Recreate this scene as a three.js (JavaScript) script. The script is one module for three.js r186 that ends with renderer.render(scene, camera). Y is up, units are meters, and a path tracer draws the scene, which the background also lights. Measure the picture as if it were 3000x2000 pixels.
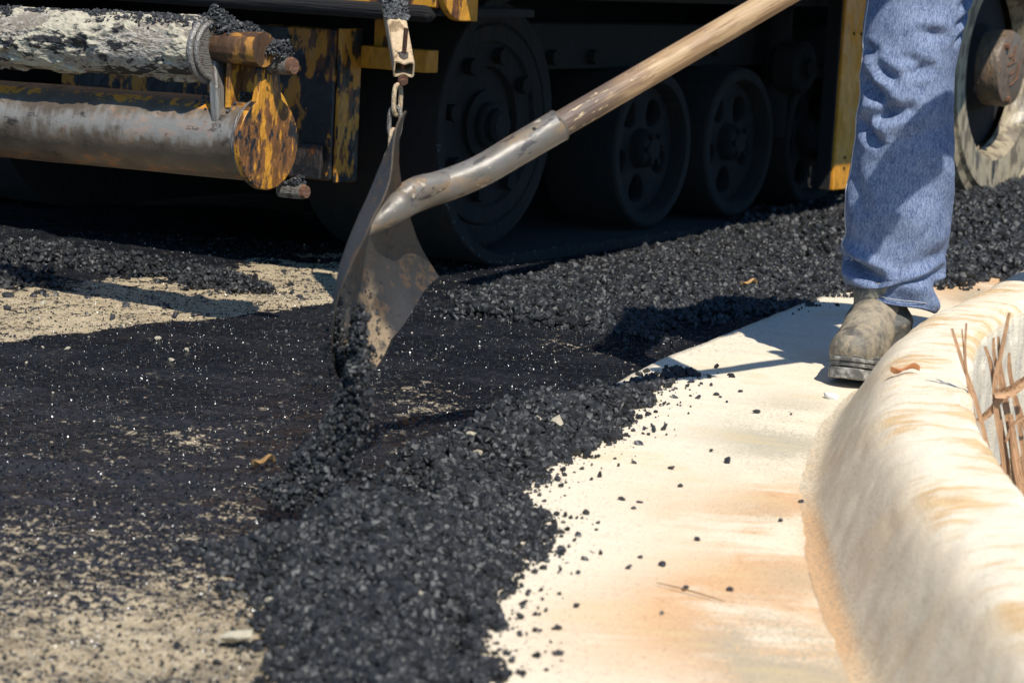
import * as THREE from 'three';
import { Sky } from 'three/addons/objects/Sky.js';
import { RoundedBoxGeometry } from 'three/addons/geometries/RoundedBoxGeometry.js';
import { ConvexGeometry } from 'three/addons/geometries/ConvexGeometry.js';
import { MarchingCubes } from 'three/addons/objects/MarchingCubes.js';
import { mergeGeometries, mergeVertices, toCreasedNormals } from 'three/addons/utils/BufferGeometryUtils.js';

// ------------------------------------------------------------------ camera, sky, sun, exposure
const scene = new THREE.Scene();
const camera = new THREE.PerspectiveCamera(16.13, 1024 / 682, 0.1, 400);
const PITCH = Math.atan(1120 / 7057), ROLL = THREE.MathUtils.degToRad(3);
camera.position.set(0, 0.8, 0);
camera.up.set(-Math.sin(ROLL), Math.cos(ROLL) * Math.cos(PITCH), -Math.cos(ROLL) * Math.sin(PITCH));
camera.lookAt(0, 0.8 - Math.sin(PITCH) * 5, -Math.cos(PITCH) * 5);
camera.focus = 4.85; camera.userData.fStop = 8;
const renderer = new THREE.WebGLRenderer({ antialias: true });
renderer.setSize(1024, 682);
renderer.toneMapping = THREE.LinearToneMapping;
renderer.toneMappingExposure = 1.3;
renderer.shadowMap.enabled = true;
const SUN = new THREE.Vector3(0.25, 1, 0.7).normalize();
const sky = new Sky(); sky.name = 'sky'; sky.scale.setScalar(300); scene.add(sky);
sky.userData = { kind: 'structure', label: 'clear blue daytime sky', category: 'sky' };
sky.material.uniforms.sunPosition.value.copy(SUN);
sky.material.uniforms.turbidity.value = 2.5; sky.material.uniforms.rayleigh.value = 1.4;
sky.material.uniforms.mieCoefficient.value = 0.004;
scene.environmentIntensity = 0.1;
const sun = new THREE.DirectionalLight(new THREE.Color().setRGB(1, 0.955, 0.87), 4.6);
sun.name = 'sun'; sun.position.copy(SUN).multiplyScalar(20).add(new THREE.Vector3(0, 0, -5)); sun.target.position.set(0, 0, -5);
sun.castShadow = true; sun.shadow.mapSize.set(4096, 4096); sun.shadow.bias = -0.0004;
Object.assign(sun.shadow.camera, { left: -6, right: 6, top: 6, bottom: -6, near: 1, far: 45 });
scene.add(sun, sun.target);

// ------------------------------------------------------------------ helpers
function rng(seed) { let a = seed >>> 0; return () => { a = (a + 0x6D2B79F5) | 0; let t = Math.imul(a ^ (a >>> 15), 1 | a); t = (t + Math.imul(t ^ (t >>> 7), 61 | t)) ^ t; return ((t ^ (t >>> 14)) >>> 0) / 4294967296; }; }
const lerp = (a, b, t) => a + (b - a) * t, clamp = (x, a = 0, b = 1) => Math.min(b, Math.max(a, x));
const smooth = (a, b, x) => { const t = clamp((x - a) / (b - a)); return t * t * (3 - 2 * t); };
const V = (x, y, z) => new THREE.Vector3(x, y, z);
function makeTile(n, seed, cells, octaves, gain = 0.55) {            // periodic value-noise fbm, equalised to about 0..1
  const out = new Float32Array(n * n); let amp = 1, c = cells; const r = rng(seed);
  for (let o = 0; o < octaves; o++, amp *= gain, c *= 2) {
    const g = new Float32Array(c * c).map(() => r() * 2 - 1);
    for (let y = 0; y < n; y++) {
      const fy = y / n * c, y0 = Math.floor(fy) % c, y1 = (y0 + 1) % c; let ty = fy - Math.floor(fy); ty = ty * ty * (3 - 2 * ty);
      for (let x = 0; x < n; x++) {
        const fx = x / n * c, x0 = Math.floor(fx) % c, x1 = (x0 + 1) % c; let tx = fx - Math.floor(fx); tx = tx * tx * (3 - 2 * tx);
        out[y * n + x] += amp * lerp(lerp(g[y0 * c + x0], g[y0 * c + x1], tx), lerp(g[y1 * c + x0], g[y1 * c + x1], tx), ty);
      }
    }
  }
  let s = 0, q = 0; for (const v of out) { s += v; q += v * v; } s /= out.length; const sd = Math.sqrt(q / out.length - s * s);
  for (let i = 0; i < out.length; i++) out[i] = clamp(0.5 + (out[i] - s) / sd * 0.22);
  return out;
}
const TN = 512, TA = makeTile(TN, 11, 8, 6), TB = makeTile(TN, 23, 4, 5), TC = makeTile(TN, 37, 16, 5, 0.7), TD = makeTile(TN, 51, 64, 3, 0.8);
function S(t, u, v) {
  u = (u - Math.floor(u)) * TN; v = (v - Math.floor(v)) * TN;
  const x0 = u | 0, y0 = v | 0, x1 = (x0 + 1) & (TN - 1), y1 = (y0 + 1) & (TN - 1), fx = u - x0, fy = v - y0, a = (x0 & (TN - 1)), b = (y0 & (TN - 1)) * TN, c = y1 * TN;
  return (t[b + a] * (1 - fx) + t[b + x1] * fx) * (1 - fy) + (t[c + a] * (1 - fx) + t[c + x1] * fx) * fy;
}
const toS = (c) => Math.round(255 * clamp(c <= 0.0031308 ? c * 12.92 : 1.055 * Math.pow(c, 1 / 2.4) - 0.055));
const LUT = new Uint8Array(4097); for (let i = 0; i <= 4096; i++) LUT[i] = toS(i / 4096);
const mix3 = (a, b, t) => [lerp(a[0], b[0], t), lerp(a[1], b[1], t), lerp(a[2], b[2], t)];
// fn(u, v) -> { c: linear colour, r: roughness, h: height 0..1, m: metalness }
function bake(w, h, fn, { rough = true, bump = true, metal = false } = {}) {
  const col = new Uint8Array(w * h * 4), rgh = rough ? new Uint8Array(w * h * 4) : null, bmp = bump ? new Uint8Array(w * h * 4) : null;
  for (let y = 0; y < h; y++) for (let x = 0; x < w; x++) {
    const o = fn((x + 0.5) / w, (y + 0.5) / h), i = (y * w + x) * 4;
    for (let k = 0; k < 3; k++) col[i + k] = LUT[Math.round(clamp(o.c[k]) * 4096)];
    col[i + 3] = 255;
    if (rgh) { rgh[i] = 255; rgh[i + 1] = 255 * clamp(o.r); rgh[i + 2] = 255 * clamp(o.m || 0); rgh[i + 3] = 255; }
    if (bmp) { bmp[i] = bmp[i + 1] = bmp[i + 2] = 255 * clamp(o.h); bmp[i + 3] = 255; }
  }
  const mk = (d, srgb) => { const t = new THREE.DataTexture(d, w, h); t.wrapS = t.wrapT = THREE.RepeatWrapping; t.magFilter = THREE.LinearFilter; t.minFilter = THREE.LinearMipmapLinearFilter; t.generateMipmaps = true; t.anisotropy = 8; if (srgb) t.colorSpace = THREE.SRGBColorSpace; t.needsUpdate = true; return t; };
  const p = { map: mk(col, true), roughness: 1 };
  if (rgh) { p.roughnessMap = mk(rgh, false); if (metal) { p.metalnessMap = p.roughnessMap; p.metalness = 1; } }
  if (bmp) p.bumpMap = mk(bmp, false);
  return p;
}
const std = (p) => new THREE.MeshStandardMaterial(p);
const rgb = (r, g, b) => new THREE.Color().setRGB(r, g, b);
const names = new Map();
function numbered(n) { const k = names.get(n) || 0; names.set(n, k + 1); return k ? n + '_' + String(k).padStart(3, '0') : n; }
function shadow(o) { o.traverse((c) => { if (c.isMesh) { c.castShadow = true; c.receiveShadow = true; } }); return o; }
function tag(o, label, category, { group, kind } = {}) { Object.assign(o.userData, { label, category }); if (group) o.userData.group = group; if (kind) o.userData.kind = kind; return o; }
function thing(name, label, category, extra) { const g = new THREE.Group(); g.name = numbered(name); scene.add(g); return tag(g, label, category, extra); }
function part(name, geo, mat, parent, label) { const m = new THREE.Mesh(geo, mat); m.name = name; parent.add(m); m.castShadow = m.receiveShadow = true; if (label) m.userData.label = label; return m; }
function structure(name, geo, mat, label, category) { const m = new THREE.Mesh(geo, mat); m.name = numbered(name); scene.add(m); m.castShadow = m.receiveShadow = true; return tag(m, label, category, { kind: 'structure' }); }
function triUV(g, k = 1, ou = 0, ov = 0) {                             // uv in metres from the dominant normal axis
  if (g.index) g = g.toNonIndexed();
  if (!g.attributes.normal) g.computeVertexNormals();
  const p = g.attributes.position, n = p.count, uv = new Float32Array(n * 2), a = V(), b = V(), c = V();
  for (let i = 0; i < n; i += 3) {
    a.fromBufferAttribute(p, i); b.fromBufferAttribute(p, i + 1); c.fromBufferAttribute(p, i + 2);
    const nr = b.clone().sub(a).cross(c.clone().sub(a)), x = Math.abs(nr.x), y = Math.abs(nr.y), z = Math.abs(nr.z);
    for (let j = 0; j < 3; j++) { const q = [a, b, c][j]; const [U, W] = x >= y && x >= z ? [q.z, q.y] : y >= z ? [q.x, q.z] : [q.x, q.y]; uv[(i + j) * 2] = U * k + ou; uv[(i + j) * 2 + 1] = W * k + ov; }
  }
  g.setAttribute('uv', new THREE.BufferAttribute(uv, 2)); return g;
}
const box = (w, h, d, x, y, z, r = 0.006, k = 1) => { const g = new RoundedBoxGeometry(w, h, d, 2, Math.min(r, w / 2.2, h / 2.2, d / 2.2)); g.translate(x, y, z); return triUV(g, k, x * 1.3, z * 0.7); };
function gridGeo(nu, nv, fn, closeU = false) {                         // fn(u, v) -> [x, y, z]; uv stays 0..1
  const pos = [], uv = [], idx = [];
  for (let j = 0; j <= nv; j++) for (let i = 0; i <= nu; i++) { const q = fn(i / nu, j / nv); pos.push(q[0], q[1], q[2]); uv.push(i / nu, j / nv); }
  for (let j = 0; j < nv; j++) for (let i = 0; i < nu; i++) { const a = j * (nu + 1) + i, b = a + 1, c = a + nu + 1, d = c + 1; idx.push(a, b, d, a, d, c); }
  const g = new THREE.BufferGeometry(); g.setAttribute('position', new THREE.Float32BufferAttribute(pos, 3)); g.setAttribute('uv', new THREE.Float32BufferAttribute(uv, 2)); g.setIndex(idx); g.computeVertexNormals();
  if (closeU) { const n = g.attributes.normal; for (let j = 0; j <= nv; j++) { const a = j * (nu + 1), b = a + nu; const v = V(n.getX(a) + n.getX(b), n.getY(a) + n.getY(b), n.getZ(a) + n.getZ(b)).normalize(); n.setXYZ(a, v.x, v.y, v.z); n.setXYZ(b, v.x, v.y, v.z); } }
  return g;
}
function sweep(pts, radii, nSeg = 40, nRad = 20, wob = null) {         // tube of varying radius, closed at both ends
  const curve = new THREE.CatmullRomCurve3(pts, false, 'centripetal'), fr = curve.computeFrenetFrames(nSeg, false), n = radii.length - 1;
  const R = (t) => { const f = t * n, i = Math.min(n - 1, Math.floor(f)); return lerp(radii[i], radii[i + 1], f - i); };
  const g = gridGeo(nRad, nSeg + 2, (u, v) => {
    let j = Math.round(v * (nSeg + 2)) - 1; const end = j < 0 || j > nSeg; j = clamp(j, 0, nSeg);
    const t = j / nSeg, c = curve.getPoint(t), r = end ? 1e-5 : R(t) * (wob ? wob(u, t) : 1), a = u * Math.PI * 2;
    const N = fr.normals[j], B = fr.binormals[j];
    return [c.x + r * (Math.cos(a) * N.x + Math.sin(a) * B.x), c.y + r * (Math.cos(a) * N.y + Math.sin(a) * B.y), c.z + r * (Math.cos(a) * N.z + Math.sin(a) * B.z)];
  }, true);
  return g;
}
// crushed-stone shapes shared by all loose material
const rs = rng(5);
const STONES = Array.from({ length: 7 }, () => { const pts = []; for (let i = 0; i < 20; i++) { const v = V(rs() - 0.5, rs() - 0.5, rs() - 0.5).normalize().multiplyScalar(0.75 + rs() * 0.35); v.y *= 0.72; v.z *= 0.75 + rs() * 0.3; pts.push(v); } return toCreasedNormals(new ConvexGeometry(pts), 0.75); });
function scatter(parent, name, mat, list) {                            // list of [x, y, z, radius, grey]; one InstancedMesh per shape
  const r = rng(91 + list.length), m = new THREE.Matrix4(), q = new THREE.Quaternion(), e = new THREE.Euler(), col = new THREE.Color();
  STONES.forEach((geo, k) => {
    const sub = list.filter((_, i) => i % STONES.length === k); if (!sub.length) return;
    const im = new THREE.InstancedMesh(geo, mat, sub.length); im.name = name; im.castShadow = im.receiveShadow = true; im.userData.kind = 'stuff';
    sub.forEach((s, i) => { e.set(r() * 6.3, r() * 6.3, r() * 6.3); q.setFromEuler(e); const f = s[3]; m.compose(V(s[0], s[1], s[2]), q, V(f * (0.8 + r() * 0.5), f * (0.75 + r() * 0.4), f * (0.8 + r() * 0.5))); im.setMatrixAt(i, m); const c = s[4]; Array.isArray(c) ? col.setRGB(c[0], c[1], c[2]) : col.setRGB(c, c, c); im.setColorAt(i, col); });
    parent.add(im);
  });
}
console.log('helpers ready');

// ------------------------------------------------------------------ ground, road, gutter, kerb, verge
{ // far ground
  const tex = bake(512, 512, (u, v) => { const a = S(TA, u, v), b = S(TC, u, v); return { c: mix3([0.03, 0.028, 0.025], [0.17, 0.13, 0.085], smooth(0.5, 0.8, a * 0.6 + b * 0.4)), r: 0.9, h: b }; }, { rough: false });
  for (const k of ['map', 'bumpMap']) tex[k].repeat.set(60, 60);
  const g = new THREE.PlaneGeometry(160, 160); g.rotateX(-Math.PI / 2); g.translate(0, -0.26, -30);
  structure('ground', g, std({ ...tex, roughness: 0.9, bumpScale: 0.004 }), 'brown ground beyond the road', 'ground');
}
const RX0 = -1.9, RX1 = 1.9, RZ0 = -2.1, RZ1 = -7.4;
const tackD = (x, z) => (x + 1.01) * -0.795 + (z + 4.69) * -0.608;                 // > 0 beyond the straight edge of the sprayed coat
const TANP = [[-0.338, -3.548, 0.05], [-0.553, -3.887, 0.09], [-0.5, -3.82, 0.06], [-0.157, -4.212, 0.07], [-0.098, -4.262, 0.06], [-0.294, -4.173, 0.05], [-0.299, -2.709, 0.13], [-0.372, -2.668, 0.12], [-0.55, -2.6, 0.2], [-0.332, -2.983, 0.09], [0.109, -5.077, 0.07], [-0.36, -3.36, 0.06], [0.2, -5.0, 0.08], [-0.2, -4.4, 0.1]];
function tackCover(x, z) {                                                          // share of the surface under the black coat
  const d = tackD(x, z) + (S(TA, x * 3, z * 3) - 0.5) * 0.035;
  let c = 1.26 - 0.66 * smooth(-3.45, -2.75, z + (S(TB, x * 0.7, z * 0.7) - 0.5) * 0.5) * smooth(0.2, -0.3, x);
  for (const [px, pz, r] of TANP) c -= 0.36 * Math.exp(-((x - px) ** 2 + ((z - pz) * 0.8) ** 2) / (r * r));
  c -= 0.22 * smooth(-4.9, -3.6, z) * S(TB, x * 1.4 + 0.3, z * 1.4);
  const tan = smooth(-0.006, 0.012, d) * smooth(0.62, 0.5, d + (S(TA, x * 2, z * 2) - 0.5) * 0.25) * smooth(-0.36, -0.44, x + (S(TA, x * 3, z * 3) - 0.5) * 0.05);
  return lerp(c, 0.1 + 0.12 * S(TB, x * 3, z * 3), tan);
}
{
  const tex = bake(2048, 2048, (u, v) => {
    const x = lerp(RX0, RX1, u), z = lerp(RZ0, RZ1, v);
    const f = S(TA, x * 4.1, z * 3.4), g = S(TC, x * 8.3 + 0.2, z * 7.3), nr = smooth(-3.7, -3.0, z), k = lerp(f * 0.4 + g * 0.6, f * 0.15 + g * 0.85, nr), cov = tackCover(x, z);
    const black = smooth(lerp(-0.16, -0.13, nr), lerp(0.14, 0.10, nr), cov - (0.5 + (k - 0.5) * 1.9));
    const t = S(TB, x * 2.2, z * 2.2), grain = S(TD, x * 7, z * 7);
    const tan = mix3(mix3([0.40, 0.315, 0.19], [0.30, 0.225, 0.125], t), mix3([0.56, 0.48, 0.35], [0.16, 0.12, 0.075], smooth(0.62, 0.3, grain)), smooth(0.25, 0.02, Math.abs(grain - 0.5) < 0.2 ? 0.3 : 0) * 0.7);
    const oil = mix3([0.010, 0.0108, 0.0145], [0.020, 0.0195, 0.0205], smooth(0.55, 0.85, g));  // blue in the black coat stands for sky sheen, put into the colour
    const stained = tackD(x, z) < 0 ? mix3(tan, tan.map((q) => q * 0.55), smooth(0.3, 0.8, S(TA, x * 2.7, z * 2.7 + 0.4))) : tan;
    return { c: mix3(stained, oil, black), r: lerp(0.95, 0.13 + 0.22 * g + 0.2 * smooth(0.45, 0.75, S(TB, x * 1.1, z * 2.3)), black), h: g * 0.6 + f * 0.4 };
  });
  const g = gridGeo(300, 420, (u, v) => { const z = lerp(RZ0, RZ1, v), x = Math.min(lerp(RX0, RX1, u), z > -3.5 ? 0.55 : z > -4.3 ? lerp(0.55, 0.72, (-3.5 - z) / 0.8) : 0.72 + (-4.3 - z) * 0.4); return [x, (S(TA, x * 1.9, z * 1.9) - 0.5) * 0.006 + (S(TB, x * 0.6, z * 0.6) - 0.5) * 0.006 - 0.002, z]; });
  structure('road', g, std({ ...tex, bumpScale: 0.0022 }), 'old tan road base sprayed with glossy black tack coat', 'road');
}
// kerb line: foot of the face, from near to far
const KERB = new THREE.CatmullRomCurve3([[0.434, -2.2], [0.431, -2.677], [0.438, -3.014], [0.457, -3.371], [0.474, -3.56], [0.516, -3.83], [0.615, -4.323], [0.73, -4.68], [0.872, -5.02], [1.142, -5.677], [1.5, -6.5], [2.0, -7.6], [2.7, -9.0]].map(([x, z]) => V(x, 0, z)), false, 'centripetal');
const KLEN = KERB.getLength(), TEXL = 3.5;                             // metres of kerb and gutter that one texture covers
function stretchUV(g, ku, kv) { const uv = g.attributes.uv; for (let i = 0; i < uv.count; i++) uv.setXY(i, uv.getX(i) * ku, uv.getY(i) * kv); return g; }
function kerbAt(t, off, y) { const p = KERB.getPointAt(clamp(t)), d = KERB.getTangentAt(clamp(t)), l = Math.hypot(d.x, d.z); return [p.x - d.z / l * off, y, p.z + d.x / l * off]; }
const PROFILE = [[-0.03, 0.0], [-0.012, 0.003], [0.0, 0.012], [0.012, 0.030], [0.032, 0.066], [0.052, 0.100], [0.064, 0.118], [0.078, 0.132], [0.096, 0.1425], [0.118, 0.149], [0.145, 0.152], [0.178, 0.153], [0.205, 0.1525], [0.219, 0.149], [0.227, 0.139], [0.230, 0.12], [0.231, 0.04], [0.232, -0.06], [0.233, -0.18]];
const PLEN = [0]; for (let i = 1; i < PROFILE.length; i++) PLEN.push(PLEN[i - 1] + Math.hypot(PROFILE[i][0] - PROFILE[i - 1][0], PROFILE[i][1] - PROFILE[i - 1][1]));
const PTOT = PLEN[PLEN.length - 1];
function profileAt(v) { const s = v * PTOT; let i = 1; while (i < PLEN.length - 1 && PLEN[i] < s) i++; const t = clamp((s - PLEN[i - 1]) / (PLEN[i] - PLEN[i - 1])); return [lerp(PROFILE[i - 1][0], PROFILE[i][0], t), lerp(PROFILE[i - 1][1], PROFILE[i][1], t)]; }
{
  const tex = bake(2048, 512, (u, v) => {
    const s = u * TEXL, a = v * PTOT, [o, h] = profileAt(v);
    const streak = S(TA, s * 3.1, a * 0.9) * 0.6 + S(TC, s * 4.7, a * 0.8) * 0.4, blot = S(TB, s * 0.9 + 0.31, a * 1.6 + 0.2), fine = S(TD, s * 3.3, a * 6), pit = S(TC, s * 2.4, a * 9);
    const face0 = smooth(0.115, 0.062, o + (blot - 0.5) * 0.03), lay = lerp(streak, S(TA, s * 1.7, a * 1.7), face0);
    let c = mix3([0.69, 0.585, 0.42], [0.76, 0.68, 0.53], lay);
    const onTop = smooth(0.06, 0.1, o) * (o < 0.226 ? 1 : 0), inner = o >= 0.228 ? 1 : 0;
    c = mix3(c, mix3([0.62, 0.40, 0.165], [0.50, 0.28, 0.09], S(TC, s * 3, a * 3)), onTop * smooth(0.44, 0.72, streak * 0.6 + blot * 0.45) * 0.8);
    c = mix3(c, [0.60, 0.485, 0.33], face0 * 0.75);  // bounce light and soft shade on the face, put into the colour
    c = mix3(c, mix3([0.50, 0.41, 0.28], [0.58, 0.42, 0.24], blot), (1 - onTop) * (1 - inner) * smooth(0.35, 0.8, blot * 0.5 + fine * 0.25 + S(TC, s * 2.1, a * 2.1) * 0.25) * 0.7);
    c = mix3(c, [0.56, 0.30, 0.12], smooth(0.022, 0.004, h + (blot - 0.5) * 0.02) * (1 - inner) * smooth(0.3, 0.6, s) * smooth(1.5, 1.2, s) * 0.8);   // rusty silt along the flow line
    c = mix3(c, [0.23, 0.19, 0.13], 0.8 * smooth(0.03, 0.008, h + (fine - 0.5) * 0.02) * (1 - inner) * smooth(0.4, 0.75, S(TD, s * 5.3, a * 7)) * 0.75);                       // grit caught along the foot
    c = mix3(c, [0.48, 0.44, 0.36], inner * smooth(0.45, 0.7, S(TA, s * 6, a * 0.7)) * 0.6);                           // ribs of the form boards
    c = mix3(c, [0.18, 0.14, 0.09], smooth(0.86, 0.95, S(TD, s * 2.3, a * 2.3)) * 0.3);
    return { c, r: 0.92, h: 0.5 + (lay * 0.5 + fine * 0.5 - 0.5) * (1 - 0.55 * face0) };
  }, { rough: false });
  const g = gridGeo(420, 60, (u, v) => {
    const s = u * KLEN; let [o, h] = profileAt(v);
    const n = (S(TA, s * 1.3, v * 1.1) - 0.5) * 0.006 + (S(TC, s * 2.2, v * 2) - 0.5) * 0.003;
    if (o > 0.205 && o < 0.232 && h > 0.1) { const e = smooth(0.5, 0.75, S(TC, s * 2.6, 0.37)) * 0.012; h -= e; o -= e * 0.8; }  // spalled inner edge
    if (h < 0.1 && o > 0.228) o -= (S(TC, s * 3, v * 3) - 0.5) * 0.004;
    const p = kerbAt(u, o - (o < 0.06 ? n * 0.5 : 0), h + (h > 0.1 ? n : 0) + 0.013); return p;
  });
  structure('kerb', stretchUV(g, KLEN / TEXL, 1), std({ ...tex, roughness: 0.92, bumpScale: 0.002 }), 'cream concrete kerb with rounded top and orange stains', 'kerb');
}
const GW = 0.465;
{ // road bed: the wider sheet that the near road surface lies on, bounded by the kerb
  const sh = new THREE.Shape(); sh.moveTo(-40, -0); for (let i = 0; i <= 60; i++) { const p = kerbAt(i / 60, 0.05, 0); sh.lineTo(p[0], -p[2]); } sh.lineTo(6, 16); sh.lineTo(30, 60); sh.lineTo(-40, 60); sh.closePath();
  const g = new THREE.ShapeGeometry(sh); g.rotateX(-Math.PI / 2); g.translate(0, -0.03, 0);
  const tex = bake(512, 512, (u, v) => { const a = S(TA, u, v), b = S(TC, u, v); return { c: mix3([0.012, 0.012, 0.012], [0.05, 0.04, 0.03], smooth(0.5, 0.9, a * 0.6 + b * 0.4)), r: 0.85, h: b }; }, { rough: false });
  structure('road_bed', g, std({ ...tex, roughness: 0.85, bumpScale: 0.004 }), 'black tacked road under and beyond the paver', 'road');
}
{
  const OR = [[0.405, -3.2, 0.05, 1.6], [0.395, -2.95, 0.055, 1.6], [0.42, -3.42, 0.045, 1.3], [0.385, -2.72, 0.06, 1.4], [0.40, -3.08, 0.05, 1.4], [0.43, -3.25, 0.10, 1], [0.40, -2.85, 0.13, 1], [0.26, -2.93, 0.12, 0.8], [0.30, -3.45, 0.12, 0.5], [0.45, -3.6, 0.07, 1], [0.12, -2.75, 0.1, 0.35], [0.44, -3.0, 0.08, 1.1], [0.36, -2.6, 0.15, 0.7]];
  const GY = [[0.46, -4.0, 0.13, 0.9], [0.40, -3.42, 0.08, 0.55], [0.33, -2.78, 0.09, 0.9], [0.52, -4.3, 0.10, 0.7], [0.39, -3.1, 0.06, 0.5], [0.34, -2.62, 0.09, 0.8]];
  const tex = bake(512, 2048, (u, v) => {
    const s = v * TEXL, [x, , z] = kerbAt(s / KLEN, lerp(-GW, 0.01, u), 0), w = u * GW;
    const streak = S(TA, s * 3.3, w * 0.7) * 0.5 + S(TC, s * 5.1, w * 0.8) * 0.5, blot = S(TB, s * 1.1, w * 1.4), fine = S(TD, s * 3.1, w * 6.3);
    let c = mix3([0.66, 0.555, 0.395], [0.73, 0.64, 0.49], streak);
    let o = 0, g = 0; for (const [px, pz, r, a] of OR) o += a * Math.exp(-((x - px) ** 2 + ((z - pz) * 0.55) ** 2) / (r * r)); for (const [px, pz, r, a] of GY) g += a * Math.exp(-((x - px) ** 2 + ((z - pz) * 0.55) ** 2) / (r * r));
    const warp = streak * 0.4 + blot * 0.65;
    c = mix3(c, mix3([0.62, 0.38, 0.18], [0.55, 0.27, 0.11], fine), clamp(o * 1.2) * smooth(0.22, 0.62, warp) * 0.9);
    c = mix3(c, [0.36, 0.32, 0.23], clamp(g * 1.2) * smooth(0.25, 0.62, fine * 0.4 + blot * 0.6) * 0.8);
    c = mix3(c, [0.58, 0.44, 0.22], smooth(0.66, 0.85, warp) * 0.4);
    c = mix3(c, [0.06, 0.055, 0.05], smooth(0.80, 0.93, fine) * smooth(0.5, 0.05, u + (blot - 0.5) * 0.3) * 0.8);      // black dust beside the mix
    c = mix3(c, [0.22, 0.18, 0.12], smooth(0.9, 0.985, u) * smooth(0.35, 0.7, fine) * 0.8);                          // grit along the kerb foot
    c = mix3(c, [0.20, 0.17, 0.12], smooth(0.90, 0.97, fine) * 0.6);
    return { c, r: 0.93, h: streak * 0.4 + fine * 0.6 };
  }, { rough: false });
  const g = gridGeo(30, 420, (u, v) => { const s = v * KLEN, p = kerbAt(v, lerp(-GW, 0.012, u), 0.013 + (S(TA, s, u * 0.4) - 0.5) * 0.003 + (u === 0 ? -0.03 : 0) + 0.012 * smooth(0.97, 1, u) * 0); return p; });
  structure('gutter', stretchUV(g, 1, KLEN / TEXL), std({ ...tex, roughness: 0.93, bumpScale: 0.0014 }), 'pale cream concrete gutter pan with orange stains', 'gutter');
  const vt = bake(512, 512, (u, v) => { const a = S(TA, u * 2, v * 2), b = S(TC, u * 3, v * 3); return { c: mix3([0.16, 0.10, 0.055], [0.42, 0.28, 0.14], a * 0.5 + b * 0.5), r: 1, h: b }; }, { rough: false });
  vt.map.repeat.set(4, 12); vt.bumpMap.repeat.set(4, 12);
  structure('verge', gridGeo(30, 160, (u, v) => { const s = v * KLEN; return kerbAt(v, 0.22 + u * u * 3, -0.15 + (S(TA, s * 0.9, u * 2) - 0.5) * 0.04); }), std({ ...vt, roughness: 1, bumpScale: 0.008 }), 'sandy brown soil strip behind the kerb', 'verge');
}
console.log('setting ready');

// ------------------------------------------------------------------ loose asphalt mix (stuff)
const mixMat = std({ color: 0xffffff, roughness: 0.54 }), gritMat = std({ color: 0xffffff, roughness: 0.22 });
const moundMat = std({ ...bake(256, 256, (u, v) => { const b = S(TC, u, v); return { c: mix3([0.006, 0.006, 0.0065], [0.016, 0.016, 0.017], b), r: 0.6, h: b }; }, { rough: false }), roughness: 0.6, bumpScale: 0.006 });
function polyDist(poly, x, z) { // > 0 inside
  let d = 1e9, inside = false;
  for (let i = 0, j = poly.length - 1; i < poly.length; j = i++) {
    const [ax, az] = poly[j], [bx, bz] = poly[i], ex = bx - ax, ez = bz - az, t = clamp(((x - ax) * ex + (z - az) * ez) / (ex * ex + ez * ez));
    d = Math.min(d, Math.hypot(x - ax - ex * t, z - az - ez * t));
    if ((az > z) !== (bz > z) && x < (bx - ax) * (z - az) / (bz - az) + ax) inside = !inside;
  }
  return inside ? d : -d;
}
const kerbXt = []; for (let i = 0; i <= 300; i++) { const p = KERB.getPointAt(i / 300); kerbXt.push([p.z, p.x]); }
const kerbX = (z) => { for (let i = 1; i < kerbXt.length; i++) if (kerbXt[i][0] < z) return lerp(kerbXt[i - 1][1], kerbXt[i][1], (z - kerbXt[i - 1][0]) / (kerbXt[i][0] - kerbXt[i - 1][0])); return 9; };
const surfY = (x, z) => x > kerbX(z) - GW ? 0.0135 : (S(TA, x * 1.9, z * 1.9) - 0.5) * 0.006 + (S(TB, x * 0.6, z * 0.6) - 0.5) * 0.006 - 0.002;
const MIXES = [];
function mixHeight(x, z) { let h = 0; for (const m of MIXES) h = Math.max(h, m.H(x, z)); return h; }
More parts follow.
